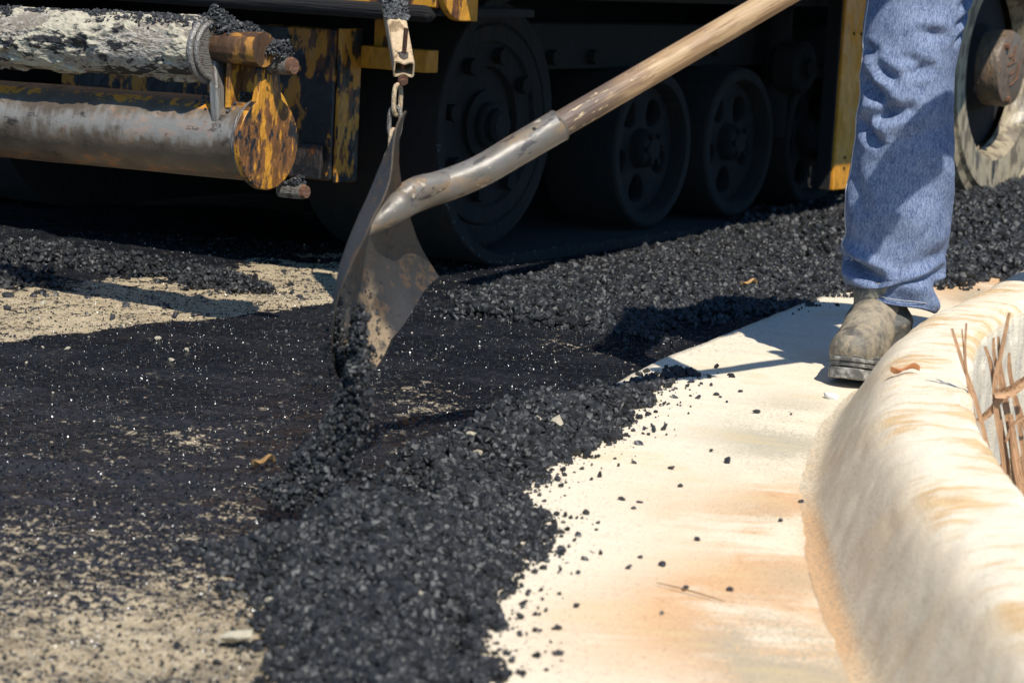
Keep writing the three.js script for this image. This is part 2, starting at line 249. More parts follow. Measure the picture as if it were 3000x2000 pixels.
function mixBody(name, label, poly, { h, ramp, density, size, seed, inset = 0, sigma = 1.15, cap = 0.009, clump = 1, bump = 0.35, peak = null, edge = 0.05, base = 0.004, grey = 0.0155 }) {
  const xs = poly.map((p) => p[0]), zs = poly.map((p) => p[1]), x0 = Math.min(...xs) - 0.1, x1 = Math.max(...xs) + 0.1, z0 = Math.min(...zs) - 0.1, z1 = Math.max(...zs) + 0.1;
  const D = (x, z) => polyDist(poly, x, z) - inset + (S(TA, x * 2.1 + seed, z * 2.1) - 0.5) * edge * 2 + (S(TC, x * 2.3, z * 2.3 + seed) - 0.5) * edge * 0.8;
  const H = (x, z) => { const d = D(x, z); if (d < 0) return -0.02; let k = Math.pow(clamp(d / ramp), 0.75) * h; if (peak) k += peak[2] * Math.exp(-((x - peak[0]) ** 2 + (z - peak[1]) ** 2) / peak[3] ** 2) * smooth(0, 0.05, d); return base + k * (1 - bump + 2 * bump * S(TA, x * 1.2 + seed, z * 1.2)) + 0.02 * clump * (S(TC, x * 1.7 + seed * 0.3, z * 1.7) - 0.4) * clamp(d / 0.05); };
  MIXES.push({ H });
  const o = thing(name, label, 'asphalt mix', { kind: 'stuff' });
  const st = Math.max(0.012, Math.sqrt((x1 - x0) * (z1 - z0)) / 110), nu = Math.ceil((x1 - x0) / st), nv = Math.ceil((z1 - z0) / st), pos = [], idx = [], uv = [], id = new Map();
  const vid = (i, j) => { const k = j * (nu + 1) + i; if (!id.has(k)) { const x = lerp(x0, x1, i / nu), z = lerp(z0, z1, j / nv); id.set(k, pos.length / 3); pos.push(x, Math.max(-0.02, H(x, z) - 0.003), z); uv.push(x * 6, z * 6); } return id.get(k); };
  for (let j = 0; j < nv; j++) for (let i = 0; i < nu; i++) { const x = lerp(x0, x1, (i + 0.5) / nu), z = lerp(z0, z1, (j + 0.5) / nv); if (D(x, z) > -st * 1.5) { const a = vid(i, j), b = vid(i + 1, j), c = vid(i, j + 1), d = vid(i + 1, j + 1); idx.push(a, c, b, b, c, d); } }
  const g = new THREE.BufferGeometry(); g.setAttribute('position', new THREE.Float32BufferAttribute(pos, 3)); g.setAttribute('uv', new THREE.Float32BufferAttribute(uv, 2)); g.setIndex(idx); g.computeVertexNormals();
  const m = part('mound', g, moundMat, o); m.userData.kind = 'stuff';
  const r = rng(seed * 1000 + 7), list = [], n = Math.round((x1 - x0) * (z1 - z0) * density);
  for (let i = 0; i < n; i++) {
    const x = lerp(x0, x1, r()), z = lerp(z0, z1, r()), d = D(x, z); if (d < -0.12 || (d < 0 && r() > 0.9 * Math.exp(d * 80) + 0.022 * Math.exp(d * 18))) continue;
    const s = Math.min(cap, size * Math.exp((r() + r() + r() - 1.5) * sigma)), gy = grey * (0.45 + r() * r() * 1.7), y = d > 0 ? H(x, z) : surfY(x, z);
    const sc = d < -0.03 ? s * 0.65 : s; list.push([x, y + sc * (0.1 + r() * 0.5), z, sc, gy]);
  }
  scatter(o, 'aggregate', mixMat, list); return o;
}
mixBody('asphalt_mix_heap', 'fresh black asphalt mix heaped on the gutter edge beneath the shovel',
  [[-0.365, -3.11], [-0.306, -2.968], [-0.258, -2.82], [-0.227, -2.667], [-0.197, -2.3], [-0.045, -2.3], [-0.03, -2.802], [-0.008, -3.101], [0.04, -3.246], [0.012, -3.446], [-0.02, -3.625], [0.01, -3.785], [-0.05, -3.66], [-0.11, -3.47], [-0.19, -3.34], [-0.28, -3.20]],
  { h: 0.04, ramp: 0.13, density: 300000, size: 0.0029, seed: 1, inset: 0.004, sigma: 1.5, cap: 0.0095, peak: [-0.165, -3.08, 0.04, 0.13], edge: 0.03 });
mixBody('asphalt_mix_ridge', 'low ridge of black asphalt mix trailing along the gutter joint towards the boot',
  [[-0.17, -3.66], [-0.125, -3.82], [-0.02, -4.13], [0.17, -4.33], [0.335, -4.66], [0.31, -4.634], [0.232, -4.357], [0.18, -4.115], [0.122, -3.895], [0.012, -3.633], [-0.089, -3.514]],
  { h: 0.045, ramp: 0.09, density: 170000, size: 0.0036, inset: 0.004, sigma: 1.35, cap: 0.0105, seed: 2, edge: 0.03 });
mixBody('asphalt_mix_layer', 'thin spread of black asphalt mix on the road beside the track wheels',
  [[-0.157, -5.382], [-0.088, -5.746], [0.17, -6.305], [0.482, -6.981], [0.879, -7.927], [1.317, -8.603], [1.072, -6.602], [0.857, -6.044], [0.654, -5.759], [0.389, -5.471], [0.297, -5.187], [0.188, -5.298], [-0.003, -5.385]],
  { h: 0.022, ramp: 0.4, density: 60000, size: 0.0046, sigma: 1.3, cap: 0.012, seed: 3, edge: 0.06 });
mixBody('asphalt_mix_pile', 'deep bank of black asphalt mix behind the worker and the kerb',
  [[0.62, -7.0], [0.8, -7.945], [1.0, -8.7], [1.61, -9.6], [2.6, -9.8], [2.4, -7.6], [1.46, -6.6], [1.063, -6.251], [0.86, -6.5]],
  { h: 0.06, ramp: 0.55, density: 30000, size: 0.0066, sigma: 1.25, cap: 0.016, seed: 4, edge: 0.1 });
mixBody('asphalt_mix_bank', 'far bank of black asphalt mix beyond the rear wheel',
  [[1.864, -9.709], [2.323, -11.569], [2.903, -13.115], [4.2, -12], [3.4, -9.6], [2.2, -9.3]], { h: 0.3, ramp: 0.8, density: 5000, size: 0.016, seed: 5, edge: 0.15 });
mixBody('asphalt_mix_spill', 'spilled asphalt mix at the picture edge under the push roller', [[-1.5, -5.75], [-1.178, -5.686], [-1.02, -5.51], [-1.08, -5.42], [-1.25, -5.36], [-1.5, -5.4]], { h: 0.014, ramp: 0.1, density: 20000, size: 0.0042, seed: 6, inset: 0.03, sigma: 1.4, edge: 0.09 });
mixBody('asphalt_mix_spill', 'long strip of spilled asphalt mix deep in the shade under the push roller', [[-1.35, -6.1], [-1.145, -6.2], [-0.86, -5.9], [-0.88, -5.72], [-1.084, -5.77], [-1.3, -5.9]], { h: 0.018, ramp: 0.1, density: 20000, size: 0.0042, seed: 7, inset: 0.035, sigma: 1.4, edge: 0.09 });
mixBody('asphalt_mix_spill', 'short strip of spilled asphalt mix under the end of the push roller', [[-0.88, -5.75], [-0.797, -5.9], [-0.6, -5.75], [-0.54, -5.58], [-0.673, -5.52]], { h: 0.012, ramp: 0.1, density: 20000, size: 0.004, seed: 8, inset: 0.02, sigma: 1.4, edge: 0.09 });
{ // fine glossy grit stuck in the tack coat, and pale grit where the coat is thin
  const o = thing('road_grit', 'fine glistening grit stuck all over the tack coat', 'grit', { kind: 'stuff' }), r = rng(77), list = [];
  for (let i = 0; i < 105000; i++) {
    const z = -2.4 - Math.pow(r(), 1.15) * 4.2, x = (r() * 2 - 1) * (0.235 * -z + 0.06); if (x > 0.55) continue;
    const d = tackD(x, z), c = tackCover(x, z);
    if (x > 0 && z > -5.2) { const kx = KERB.getPointAt(clamp((-z - 1.5) / 6.6)).x; if (x > kx - 0.36) continue; }
    const sz = 0.0009 + Math.pow(r(), 3) * 0.0026, gl = r();
    list.push([x, (S(TA, x * 1.9, z * 1.9) - 0.5) * 0.006 + (S(TB, x * 0.6, z * 0.6) - 0.5) * 0.006 - 0.002 + sz * 0.3, z, sz, d > 0.01 && c < 0.45 ? (gl < 0.55 ? [0.36, 0.29, 0.19] : 0.02) : (gl < 0.008 + 0.3 * (1 - clamp(c)) ? [0.38, 0.32, 0.23] : 0.012)]);
  }
  scatter(o, 'grain', gritMat, list);
}
console.log('mix ready');

// ------------------------------------------------------------------ asphalt paver
const paintRelief = bake(512, 512, (u, v) => { const b = S(TC, u * 2, v), d = S(TB, u, v), a = S(TA, u * 2, v); return { c: [0, 0, 0], r: 0.42 + 0.35 * smooth(0.35, 0.7, a * 0.6 + d * 0.4), h: b * 0.5 + a * 0.5 }; });
function wornPaint(seed, paint, wear, { tar = 0.5, rust = 0.5, grime = 0.3, size = 1 } = {}) {
  return std({ ...bake(512, 512, (u, v) => {
    const a = S(TA, u * 2 + seed * 0.13, v * 1.0 + seed * 0.29), b = S(TC, u * 2 + seed * 0.41, v), s = S(TA, u * 3 + seed * 0.7, v), d = S(TB, u + seed * 0.3, v + seed * 0.11);
    let c = mix3(paint, paint.map((x) => x * 0.72), b), r = 0.42 + 0.2 * b, h = 0.6;
    const rs_ = smooth(1 - rust, 1.12 - rust, a * 0.55 + s * 0.45); c = mix3(c, mix3(wear, wear.map((x) => x * 0.45), s), rs_); r = lerp(r, 0.8, rs_); h -= rs_ * 0.15;
    c = mix3(c, c.map((x) => x * 0.45 + 0.006), smooth(1 - grime, 1.3 - grime, d * 0.5 + s * 0.5));
    const tr = smooth(1 - tar, 1.08 - tar, a * 0.4 + d * 0.4 + b * 0.2); c = mix3(c, [0.010, 0.009, 0.009], tr); r = lerp(r, 0.38, tr); h += tr * (0.2 + 0.3 * b);
    return { c, r, h };
  }, { rough: false, bump: false }), roughness: 1, roughnessMap: paintRelief.roughnessMap, bumpMap: paintRelief.bumpMap, bumpScale: 0.003 });
}
const YEL = [0.55, 0.25, 0.018], RUST = [0.24, 0.085, 0.018];
const yellowClean = wornPaint(1, [0.56, 0.24, 0.016], RUST, { tar: 0.22, rust: 0.22, grime: 0.35 });
const yellowWorn = wornPaint(2, YEL, RUST, { tar: 0.33, rust: 0.48, grime: 0.4 });
const yellowTar = wornPaint(3, [0.42, 0.17, 0.014], [0.16, 0.055, 0.012], { tar: 0.60, rust: 0.55, grime: 0.5 });
const darkSteel = wornPaint(4, [0.009, 0.008, 0.0075], [0.02, 0.013, 0.009], { tar: 0.4, rust: 0.4, grime: 0.3 });
const blackSteel = wornPaint(5, [0.007, 0.006, 0.006], [0.012, 0.009, 0.007], { tar: 0.4, rust: 0.35, grime: 0.3 });
const rubber = wornPaint(6, [0.010, 0.009, 0.008], [0.02, 0.015, 0.011], { tar: 0.4, rust: 0.5, grime: 0.3 });
const paleSteel = wornPaint(7, [0.58, 0.43, 0.26], [0.40, 0.27, 0.14], { tar: 0.2, rust: 0.45, grime: 0.2 });
const steel = std({ ...bake(512, 512, (u, v) => { const a = S(TA, u, v), s = S(TC, u * 4, v * 0.5), t = smooth(0.5, 0.75, a * 0.6 + s * 0.4); return { c: mix3([0.22, 0.20, 0.175], [0.07, 0.05, 0.034], t), r: lerp(0.45, 0.75, t), h: s, m: lerp(0.45, 0.1, t) }; }, { metal: true }), bumpScale: 0.0015 });
for (const m of [darkSteel, blackSteel, rubber]) { m.roughnessMap = null; m.roughness = 0.95; }
const rustyBolt = wornPaint(8, [0.30, 0.15, 0.08], [0.20, 0.08, 0.035], { tar: 0.15, rust: 0.6, grime: 0.3 });
const dustyRubber = wornPaint(9, [0.33, 0.265, 0.165], [0.21, 0.16, 0.10], { tar: 0.24, rust: 0.5, grime: 0.4 });

const paver = thing('asphalt_paver', 'soot-black and orange-yellow tracked asphalt paver filling the background', 'paver');
paver.position.set(0.391, 0, -7.158); paver.rotation.y = Math.atan2(-0.842, -0.54);
const L = (s, y, o) => V(s, y, -o);                                      // s forward, o outward on the visible side
const cylO = (r, o0, o1, s, y, seg = 40, r2 = r) => { const g = new THREE.CylinderGeometry(r2, r, Math.abs(o1 - o0), seg, 1); g.rotateX(-Math.PI / 2); g.translate(s, y, -(o0 + o1) / 2); return g; }; // r at o0 end, r2 at o1 end
const latheO = (pts, s, y, o, seg = 72) => { const g = new THREE.LatheGeometry(pts.map(([r, a]) => new THREE.Vector2(r, a)), seg); g.rotateX(Math.PI / 2); g.translate(s, y, -o); return g; };   // [radius, depth inward]
const plate = (shape, t, o, bevel = 0.003) => { const g = new THREE.ExtrudeGeometry(shape, { depth: t - 2 * bevel, bevelEnabled: bevel > 0, bevelThickness: bevel, bevelSize: bevel, bevelSegments: 2, curveSegments: 40 }); g.translate(0, 0, -o + bevel); return triUV(g, 2); };  // outer face at o
function creased(g, a = 0.6) { return toCreasedNormals(g, a); }
{ // chassis
  const ch = part('chassis', box(4.0, 1.5, 1.4, -1.25, 0.92, 1.25, 0.02), blackSteel, paver);
  part('underframe', box(2.4, 0.3, 1.2, -1.0, 0.16, 1.25, 0.02), blackSteel, ch);
  part('track_beam', triUV(box(2.2, 0.13, 0.1, -0.45, 0.56, 0.17, 0.01)), darkSteel, ch);
  part('track_beam', triUV(box(1.9, 0.1, 0.12, -0.5, 0.3, 0.3, 0.01)), blackSteel, ch);
  for (const [s, y] of [[0.42, 0.53], [0.2, 0.53], [-0.55, 0.55]]) part('bolt', creased(new THREE.CylinderGeometry(0.022, 0.022, 0.03, 6).rotateX(Math.PI / 2).translate(s, y, 0.108)), darkSteel, ch);
  part('rear_frame', box(3.5, 2.0, 1.1, -4.2, 1.05, 0.7, 0.02), blackSteel, paver);
  part('hydraulic_cylinder', new THREE.CylinderGeometry(0.045, 0.045, 0.7, 24).translate(-0.86, 0.62, 0.05), darkSteel, paver);
  part('guide_roller', creased(latheO([[0, 0], [0.03, 0], [0.03, 0.015], [0.075, 0.02], [0.085, 0.03], [0.085, 0.1], [0, 0.1]], -0.86, 0.50, 0.08, 32), 0.5), darkSteel, paver);
}
{ // rubber track, its idlers and road wheels
  const stadium = (r) => { const s = new THREE.Shape(); s.absarc(0.9, 0.362, r, Math.PI / 2, -Math.PI / 2, true); s.lineTo(-1.75, 0.362 - r); s.absarc(-1.75, 0.362, r, -Math.PI / 2, Math.PI / 2, true); s.lineTo(0.9, 0.362 + r); return s; };
  const sh = stadium(0.362); sh.holes.push(new THREE.Path(stadium(0.336).getPoints(40)));
  const g = new THREE.ExtrudeGeometry(sh, { depth: 0.44, bevelEnabled: true, bevelThickness: 0.008, bevelSize: 0.006, bevelSegments: 2, curveSegments: 48 }); g.translate(0, 0, -0.085);
  part('rubber_track', triUV(g, 2), rubber, paver);
  const idler = part('front_idler', creased(triUV(latheO([[0, -0.02], [0.055, -0.02], [0.06, -0.012], [0.06, 0.015], [0.075, 0.02], [0.15, 0.03], [0.155, 0.01], [0.215, 0.008], [0.222, -0.004], [0.262, -0.006], [0.268, 0.006], [0.275, -0.004], [0.315, -0.002], [0.328, 0.006], [0.335, 0.02], [0.335, 0.36], [0, 0.36]], 0.9, 0.362, 0.0, 96), 2), 0.5), rubber, paver);
  for (let k = 0; k < 8; k++) { const a = k / 8 * 6.283 + 0.2; part('wheel_bolt', creased(new THREE.CylinderGeometry(0.02, 0.024, 0.034, 6).rotateX(Math.PI / 2).translate(0.9 + Math.cos(a) * 0.185, 0.362 + Math.sin(a) * 0.185, -0.004)), darkSteel, idler); }
  part('hub', creased(latheO([[0, -0.05], [0.035, -0.05], [0.045, -0.04], [0.045, 0], [0.09, 0.005], [0.09, 0.03]], 0.9, 0.362, 0, 40), 0.5), darkSteel, idler);
  const far = new THREE.ExtrudeGeometry(stadium(0.362), { depth: 0.44, bevelEnabled: false, curveSegments: 32 }); far.translate(0, 0, 1.45); part('rubber_track', triUV(far, 2), rubber, paver, 'far-side track deep in shadow');
  const R = 0.236;
  const rimGeo = creased(triUV(latheO([[0.186, 0.085], [0.19, 0.03], [0.194, 0.012], [0.199, 0.0], [0.224, -0.001], [0.232, 0.005], [R, 0.016], [R, 0.24], [0.19, 0.24]], 0, 0, 0, 80), 2), 0.5);
  const web = new THREE.Shape(); web.absarc(0, 0, 0.19, 0, Math.PI * 2);
  for (let k = 0; k < 5; k++) { const a = k / 5 * 6.283 + 0.95, h = new THREE.Path(), pts = []; for (let i = 0; i < 28; i++) { const t = i / 28 * 6.283, rr = 0.121 + 0.05 * Math.cos(t), wd = 0.048 * Math.sin(t) * (1 + 0.25 * Math.cos(t)); pts.push(new THREE.Vector2(Math.cos(a) * rr - Math.sin(a) * wd, Math.sin(a) * rr + Math.cos(a) * wd)); } h.setFromPoints(pts); web.holes.push(h); }
  const webGeo = creased(plate(web, 0.05, -0.05, 0.008), 0.5), hubGeo = creased(latheO([[0, -0.005], [0.03, -0.005], [0.036, 0.002], [0.05, 0.006], [0.058, 0.02], [0.06, 0.06]], 0, 0, 0, 40), 0.5), nut = creased(new THREE.CylinderGeometry(0.009, 0.009, 0.02, 6).rotateX(Math.PI / 2));
  for (let k = 0; k < 3; k++) {
    const w = part('road_wheel', rimGeo, rubber, paver); w.position.set(-0.55 * k, R + 0.028, 0);
    part('web', webGeo, darkSteel, w); part('hub', hubGeo, darkSteel, w);
    for (let b = 0; b < 6; b++) { const n = part('nut', nut, darkSteel, w); n.position.set(Math.cos(b * 1.047) * 0.042, Math.sin(b * 1.047) * 0.042, 0.0); }
  }
  // asphalt caked along the lower edge of the track
  const r = rng(14), list = []; for (let i = 0; i < 1500; i++) { const a = r(); let s, y; if (a < 0.55) { s = -1.4 + r() * 2.3; y = 0.004 + r() * 0.02; } else { const t = -Math.PI / 2 + r() * 1.5; s = 0.9 + Math.cos(t) * 0.36; y = 0.362 + Math.sin(t) * 0.36; } list.push([s, y, a < 0.55 ? -0.09 + r() * 0.01 : -0.09 + Math.pow(r(), 2) * 0.44, 0.003 + r() * 0.006, 0.02 + r() * 0.02]); }
  const res = new THREE.Group(); res.name = 'caked_asphalt'; res.userData.kind = 'stuff'; paver.add(res); scatter(res, 'aggregate', mixMat, list);
}
{ // hopper with its flared wing, front apron, cross member
  const f = 1.70;
  const wing = (t) => (u, v) => { const s = lerp(lerp(f, f + 0.2, v), -0.8, u), o = lerp(lerp(0.72, 1.05, v), lerp(0.33, 0.5, v), u), y = lerp(0.84, 1.25, v); return [s, y, -o + t]; };
  const wg = mergeGeometries([gridGeo(20, 10, wing(0)), gridGeo(20, 10, wing(0.02))]); 
  part('hopper_wing', triUV(wg, 1), yellowWorn, paver);
  part('hopper_floor', box(0.4, 0.02, 2.7, f - 0.21, 0.672, 0.97, 0.004), darkSteel, paver);
  part('hopper_floor', box(2.5, 0.02, 2.9, f - 1.27, 0.845, 0.85, 0.004), darkSteel, paver);
  const cs = new THREE.Shape(); cs.moveTo(f - 0.13, 0.90); cs.lineTo(f - 0.13, 0.655); cs.lineTo(f - 0.07, 0.655); cs.absarc(f - 0.07, 0.735, 0.08, -Math.PI / 2, 0, false); cs.lineTo(f + 0.012, 0.9); cs.closePath();
  part('wing_corner', plate(cs, 0.02, 0.40), yellowWorn, paver);
  const ap = part('front_apron', box(0.02, 0.5, 2.6, f, 0.93, 0.92, 0.004), yellowWorn, paver);
  part('apron_seal', creased(new THREE.CapsuleGeometry(0.021, 2.5, 6, 20).rotateX(Math.PI / 2).translate(f, 0.667, 0.9)), blackSteel, ap);
  part('hopper_top', box(2.4, 0.04, 2.6, f - 1.4, 1.2, 0.75, 0.01), yellowWorn, paver);
  const cm = part('cross_member', box(0.11, 0.37, 0.9, 1.495, 0.425, 0.473, 0.008, 2), yellowTar, paver);
  part('side_flange', box(0.085, 0.375, 0.012, 1.50, 0.425, 0.0155, 0.003, 2), wornPaint(12, [0.50, 0.22, 0.018], RUST, { tar: 0.42, rust: 0.45, grime: 0.4 }), cm);
  part('tar_strip', box(0.012, 0.085, 0.82, 1.557, 0.285, 0.453, 0.004, 4), wornPaint(13, [0.03, 0.022, 0.018], [0.20, 0.07, 0.015], { tar: 0.5, rust: 0.28, grime: 0.2 }), cm);
  part('bracket', box(0.05, 0.055, 0.2, 1.44, 0.545, -0.09, 0.004, 2), yellowClean, paver);
  part('bracket', box(0.04, 0.1, 0.06, 1.42, 0.61, -0.04, 0.004, 2), yellowWorn, paver);
  // tail deck added out of view, its edge slanted to shade the rear wheel
  const pl = new THREE.Shape(); pl.moveTo(-0.8, 0.5); pl.lineTo(-1.2, 0.72); pl.lineTo(-2.5, 0.26); pl.lineTo(-4, 0.2); pl.lineTo(-4, -1.5); pl.lineTo(-0.8, -1.5); pl.closePath();
  const pg = new THREE.ExtrudeGeometry(pl, { depth: 0.05, bevelEnabled: false }); pg.rotateX(-Math.PI / 2); pg.translate(0, 1.02, 0);
  part('platform', triUV(pg, 1), darkSteel, paver);
  // two yellow uprights
  const post = part('upright_post', box(0.17, 0.9, 0.05, -0.965, 0.57, -0.13, 0.006, 2), wornPaint(15, [0.60, 0.25, 0.014], RUST, { tar: 0.16, rust: 0.12, grime: 0.25 }), paver);
  for (const [a, b] of [[0.19, -0.02], [0.19, 0.02], [0.225, -0.02], [0.225, 0.02], [0.62, -0.02], [0.62, 0.02]]) part('bolt_hole', new THREE.CylinderGeometry(0.005, 0.005, 0.004, 12).rotateX(Math.PI / 2).translate(-0.975 + b * 1.4, a, -0.156), blackSteel, post);
  part('edge_plate', box(0.01, 0.88, 0.05, -0.873, 0.562, -0.12, 0.003, 2), darkSteel, post);
  part('foot_clip', box(0.03, 0.045, 0.05, -1.07, 0.19, -0.14, 0.008, 3), rustyBolt, post);
  post.position.set(0.1, 0, -0.07);
  part('rear_panel', box(0.26, 0.95, 0.03, -1.20, 0.66, -0.10, 0.006, 2), wornPaint(16, [0.52, 0.20, 0.012], RUST, { tar: 0.25, rust: 0.15, grime: 0.35 }), paver);
}
{ // rear wheel
  const w = part('rear_wheel', creased(triUV(latheO([[0.30, 0.09], [0.315, 0.03], [0.33, 0.01], [0.44, -0.005], [0.452, 0.01], [0.462, 0.012], [0.47, -0.004], [0.495, 0.004], [0.512, 0.03], [0.515, 0.06], [0.515, 0.3], [0.3, 0.3]], 0, 0, 0, 110), 2), 0.5), dustyRubber, paver);
  w.position.set(-1.97, 0.505, -0.3);
  part('wheel_disc', creased(latheO([[0, 0.06], [0.14, 0.06], [0.16, 0.10], [0.31, 0.12]], 0, 0, 0, 60), 0.4), darkSteel, w);
  const cap = part('hub_cap', creased(triUV(latheO([[0, -0.03], [0.11, -0.03], [0.128, -0.024], [0.135, -0.01], [0.135, 0.07]], 0, 0, 0, 60), 3), 0.5), wornPaint(17, [0.13, 0.095, 0.065], [0.22, 0.14, 0.08], { tar: 0.2, rust: 0.5, grime: 0.3 }), w);
  const ridge = (x, y, l, a, r2 = 0.004) => part('raised_mark', new THREE.CapsuleGeometry(r2, l, 4, 8).rotateZ(a).translate(x, y, -0.032), rustyBolt, cap);
  ridge(0.02, 0.02, 0.07, 1.35); ridge(-0.015, -0.045, 0.075, 1.2); ridge(0.0, 0.055, 0.05, 0.3); ridge(-0.045, -0.01, 0.06, 0.2); ridge(0.012, -0.015, 0.035, 1.25); ridge(0.03, 0.045, 0.03, 1.3);
  for (let k = 0; k < 3; k++) { const a = k * 2.09 - 1.3; part('cap_bolt', creased(new THREE.CylinderGeometry(0.012, 0.013, 0.016, 6).rotateX(Math.PI / 2).translate(Math.cos(a) * 0.112, Math.sin(a) * 0.112, -0.034)), rustyBolt, cap); }
}
{ // push roller assembly: smooth lower drum, caked upper pipe, yellow end bracket
  const rollerTex = std({ ...bake(1024, 512, (u, v) => {
    const s = u * 2.2, a = v;                                            // v is the turn round the drum, 0 at the bottom, 0.5 on top, 0.25 towards the front
    const n = S(TA, s * 1.6, a * 1.2), t = S(TC, s * 5, a * 0.8), k = S(TC, s * 2.2, a * 2.4), m = S(TB, s * 0.8, a);
    let c = mix3([0.085, 0.062, 0.042], [0.16, 0.12, 0.08], n), r = 0.55, me = 0.15;
    const polished = smooth(0.0, 0.07, 0.075 + (t - 0.5) * 0.05 + (n - 0.5) * 0.07 - Math.abs(a - 0.285)) ; c = mix3(c, [0.24, 0.218, 0.187], polished); r = lerp(r, 0.48, polished); me = lerp(me, 0.2, polished);
    const band = Math.exp(-(((a - 0.405) / 0.028) ** 2)); c = mix3(c, [0.62, 0.24, 0.02], smooth(0.54, 0.60, n * 0.5 + k * 0.5) * smooth(0.2, 0.6, band)); 
    const rustz = smooth(0.60, 0.76, n * 0.5 + k * 0.5); c = mix3(c, [0.30, 0.12, 0.03], rustz * (a < 0.2 ? 0.65 : 0.25));
    c = mix3(c, [0.014, 0.012, 0.011], smooth(0.66, 0.8, m * 0.5 + k * 0.5) * 0.8);
    return { c, r, h: t * 0.5 + k * 0.5, m: me * (1 - rustz) };
  }, { metal: true }), bumpScale: 0.001 });
  const asm = new THREE.Group(); asm.name = 'push_roller'; paver.add(asm);
  asm.position.copy(L(2.317, 0.4, 0.386)); asm.rotation.x = 0.018;             // hangs a touch lower towards its far end
  // local frame: x forward, y up, +z inward along the drum
  const drum = gridGeo(72, 60, (u, v) => { const a = -Math.PI / 2 + u * Math.PI * 2, z = lerp(0.012, 2.2, v), r = 0.0855 + (S(TA, u, v * 2) - 0.5) * 0.0012 + (v < 0.01 ? 0.0 : 0); return [Math.cos(a) * r, Math.sin(a) * r, z]; }, true);
  { const uv = drum.attributes.uv; for (let i = 0; i < uv.count; i++) { const u = uv.getX(i), v = uv.getY(i); uv.setXY(i, v, u); } }
  part('drum', drum, rollerTex, asm);
  part('drum_rim', creased(new THREE.LatheGeometry([[0.05, 0], [0.087, 0], [0.0885, 0.003], [0.0885, 0.012], [0.086, 0.016]].map((q) => new THREE.Vector2(...q)), 64).rotateX(Math.PI / 2).translate(0, 0, 0.004), 0.5), steel, asm);
  const ep = new THREE.Shape(); ep.absarc(0, -0.004, 0.094, Math.PI * 0.63, Math.PI * 2.36, false); ep.lineTo(0.034, 0.105); ep.lineTo(0.028, 0.165); ep.absarc(0.002, 0.165, 0.026, 0, Math.PI, false); ep.lineTo(-0.034, 0.10); ep.closePath();
  const endPlate = part('end_plate', triUV(plate(ep, 0.016, 0.012), 3), wornPaint(21, [0.58, 0.25, 0.018], [0.24, 0.095, 0.02], { tar: 0.44, rust: 0.68, grime: 0.5 }), asm, 'worn yellow end plate streaked with rust and tar');
  const bp = new THREE.Shape(); bp.moveTo(0.02, 0.1); bp.absarc(-0.004, 0.0, 0.112, Math.PI * 0.62, Math.PI * 1.32, false); bp.lineTo(0.02, -0.09); bp.closePath(); 
  part('side_bracket', plate(bp, 0.012, -0.03), wornPaint(22, [0.60, 0.29, 0.022], RUST, { tar: 0.25, rust: 0.35, grime: 0.25 }), asm).position.set(-0.012, 0.01, 0);
  const gp = new THREE.Shape(); gp.moveTo(-0.05, 0.06); gp.lineTo(0.055, 0.07); gp.lineTo(0.05, 0.2); gp.lineTo(-0.03, 0.22); gp.closePath();
  const gussetM = wornPaint(23, [0.55, 0.25, 0.02], [0.22, 0.085, 0.02], { tar: 0.36, rust: 0.5 });
  part('gusset', triUV(plate(gp, 0.012, -0.05), 3), gussetM, asm);
  part('gusset', box(0.012, 0.11, 0.1, 0.01, 0.135, 0.06, 0.003, 2), gussetM, asm);
  const arm = part('link_arm', creased(box(0.03, 0.2, 0.022, 0, 0, 0, 0.006, 2)), steel, asm); arm.position.set(0.055, 0.105, 0.085); arm.rotation.z = 0.10; arm.rotation.x = 0.18;
  // upper pipe
  const pr = 0.063, pipe = gridGeo(120, 260, (u, v) => { const a = u * Math.PI * 2, z = lerp(0.1, 2.2, v), s = z, n = S(TC, u * 1.5, s * 1.5), m = S(TA, u, s * 1.1), caked = smooth(0.48, 0.62, m * 0.7 + n * 0.3) * smooth(0, 0.03, z - 0.1); const r = pr + caked * (0.003 + 0.006 * n) + (S(TD, u * 2, s * 2) - 0.5) * 0.0018 * caked; return [0.055 + Math.cos(a) * r, 0.183 + Math.sin(a) * r, z]; }, true);
  part('carrier_pipe', pipe, std({ ...bake(1024, 1024, (u, v) => {
    const s = lerp(0.1, 2.2, v), n = S(TC, u * 1.5, s * 1.5), m = S(TA, u, s * 1.1), caked = smooth(0.46, 0.6, m * 0.7 + n * 0.3), f = S(TC, u * 3, s * 4), t = S(TB, u * 2, s);
    let c = mix3([0.20, 0.165, 0.125], [0.42, 0.37, 0.30], smooth(0.3, 0.7, f * 0.6 + t * 0.4)), r = 0.7;
    c = mix3(c, mix3([0.46, 0.41, 0.30], [0.36, 0.31, 0.22], f), caked); 
    const tar = smooth(0.57, 0.68, t * 0.5 + S(TC, u * 2 + 0.4, s * 2) * 0.5); c = mix3(c, [0.02, 0.018, 0.016], tar); c = mix3(c, [0.02, 0.018, 0.016], smooth(0.78, 0.85, f) * 0.7);
    return { c, r: lerp(0.92, 0.6, tar), h: f * 0.6 + n * 0.4 };
  }), bumpScale: 0.005 }), asm, 'pipe crusted with pale cement and black tar');
  part('pipe_collar', creased(new THREE.TorusGeometry(0.064, 0.0075, 14, 60).translate(0.055, 0.183, 0.105)), steel, asm);
  part('pipe_collar', creased(new THREE.TorusGeometry(0.058, 0.006, 14, 60).translate(0.055, 0.183, 0.093)), steel, asm);
  part('pipe_cap', creased(new THREE.CylinderGeometry(0.057, 0.057, 0.012, 48).rotateX(Math.PI / 2).translate(0.055, 0.183, 0.096)), steel, asm);
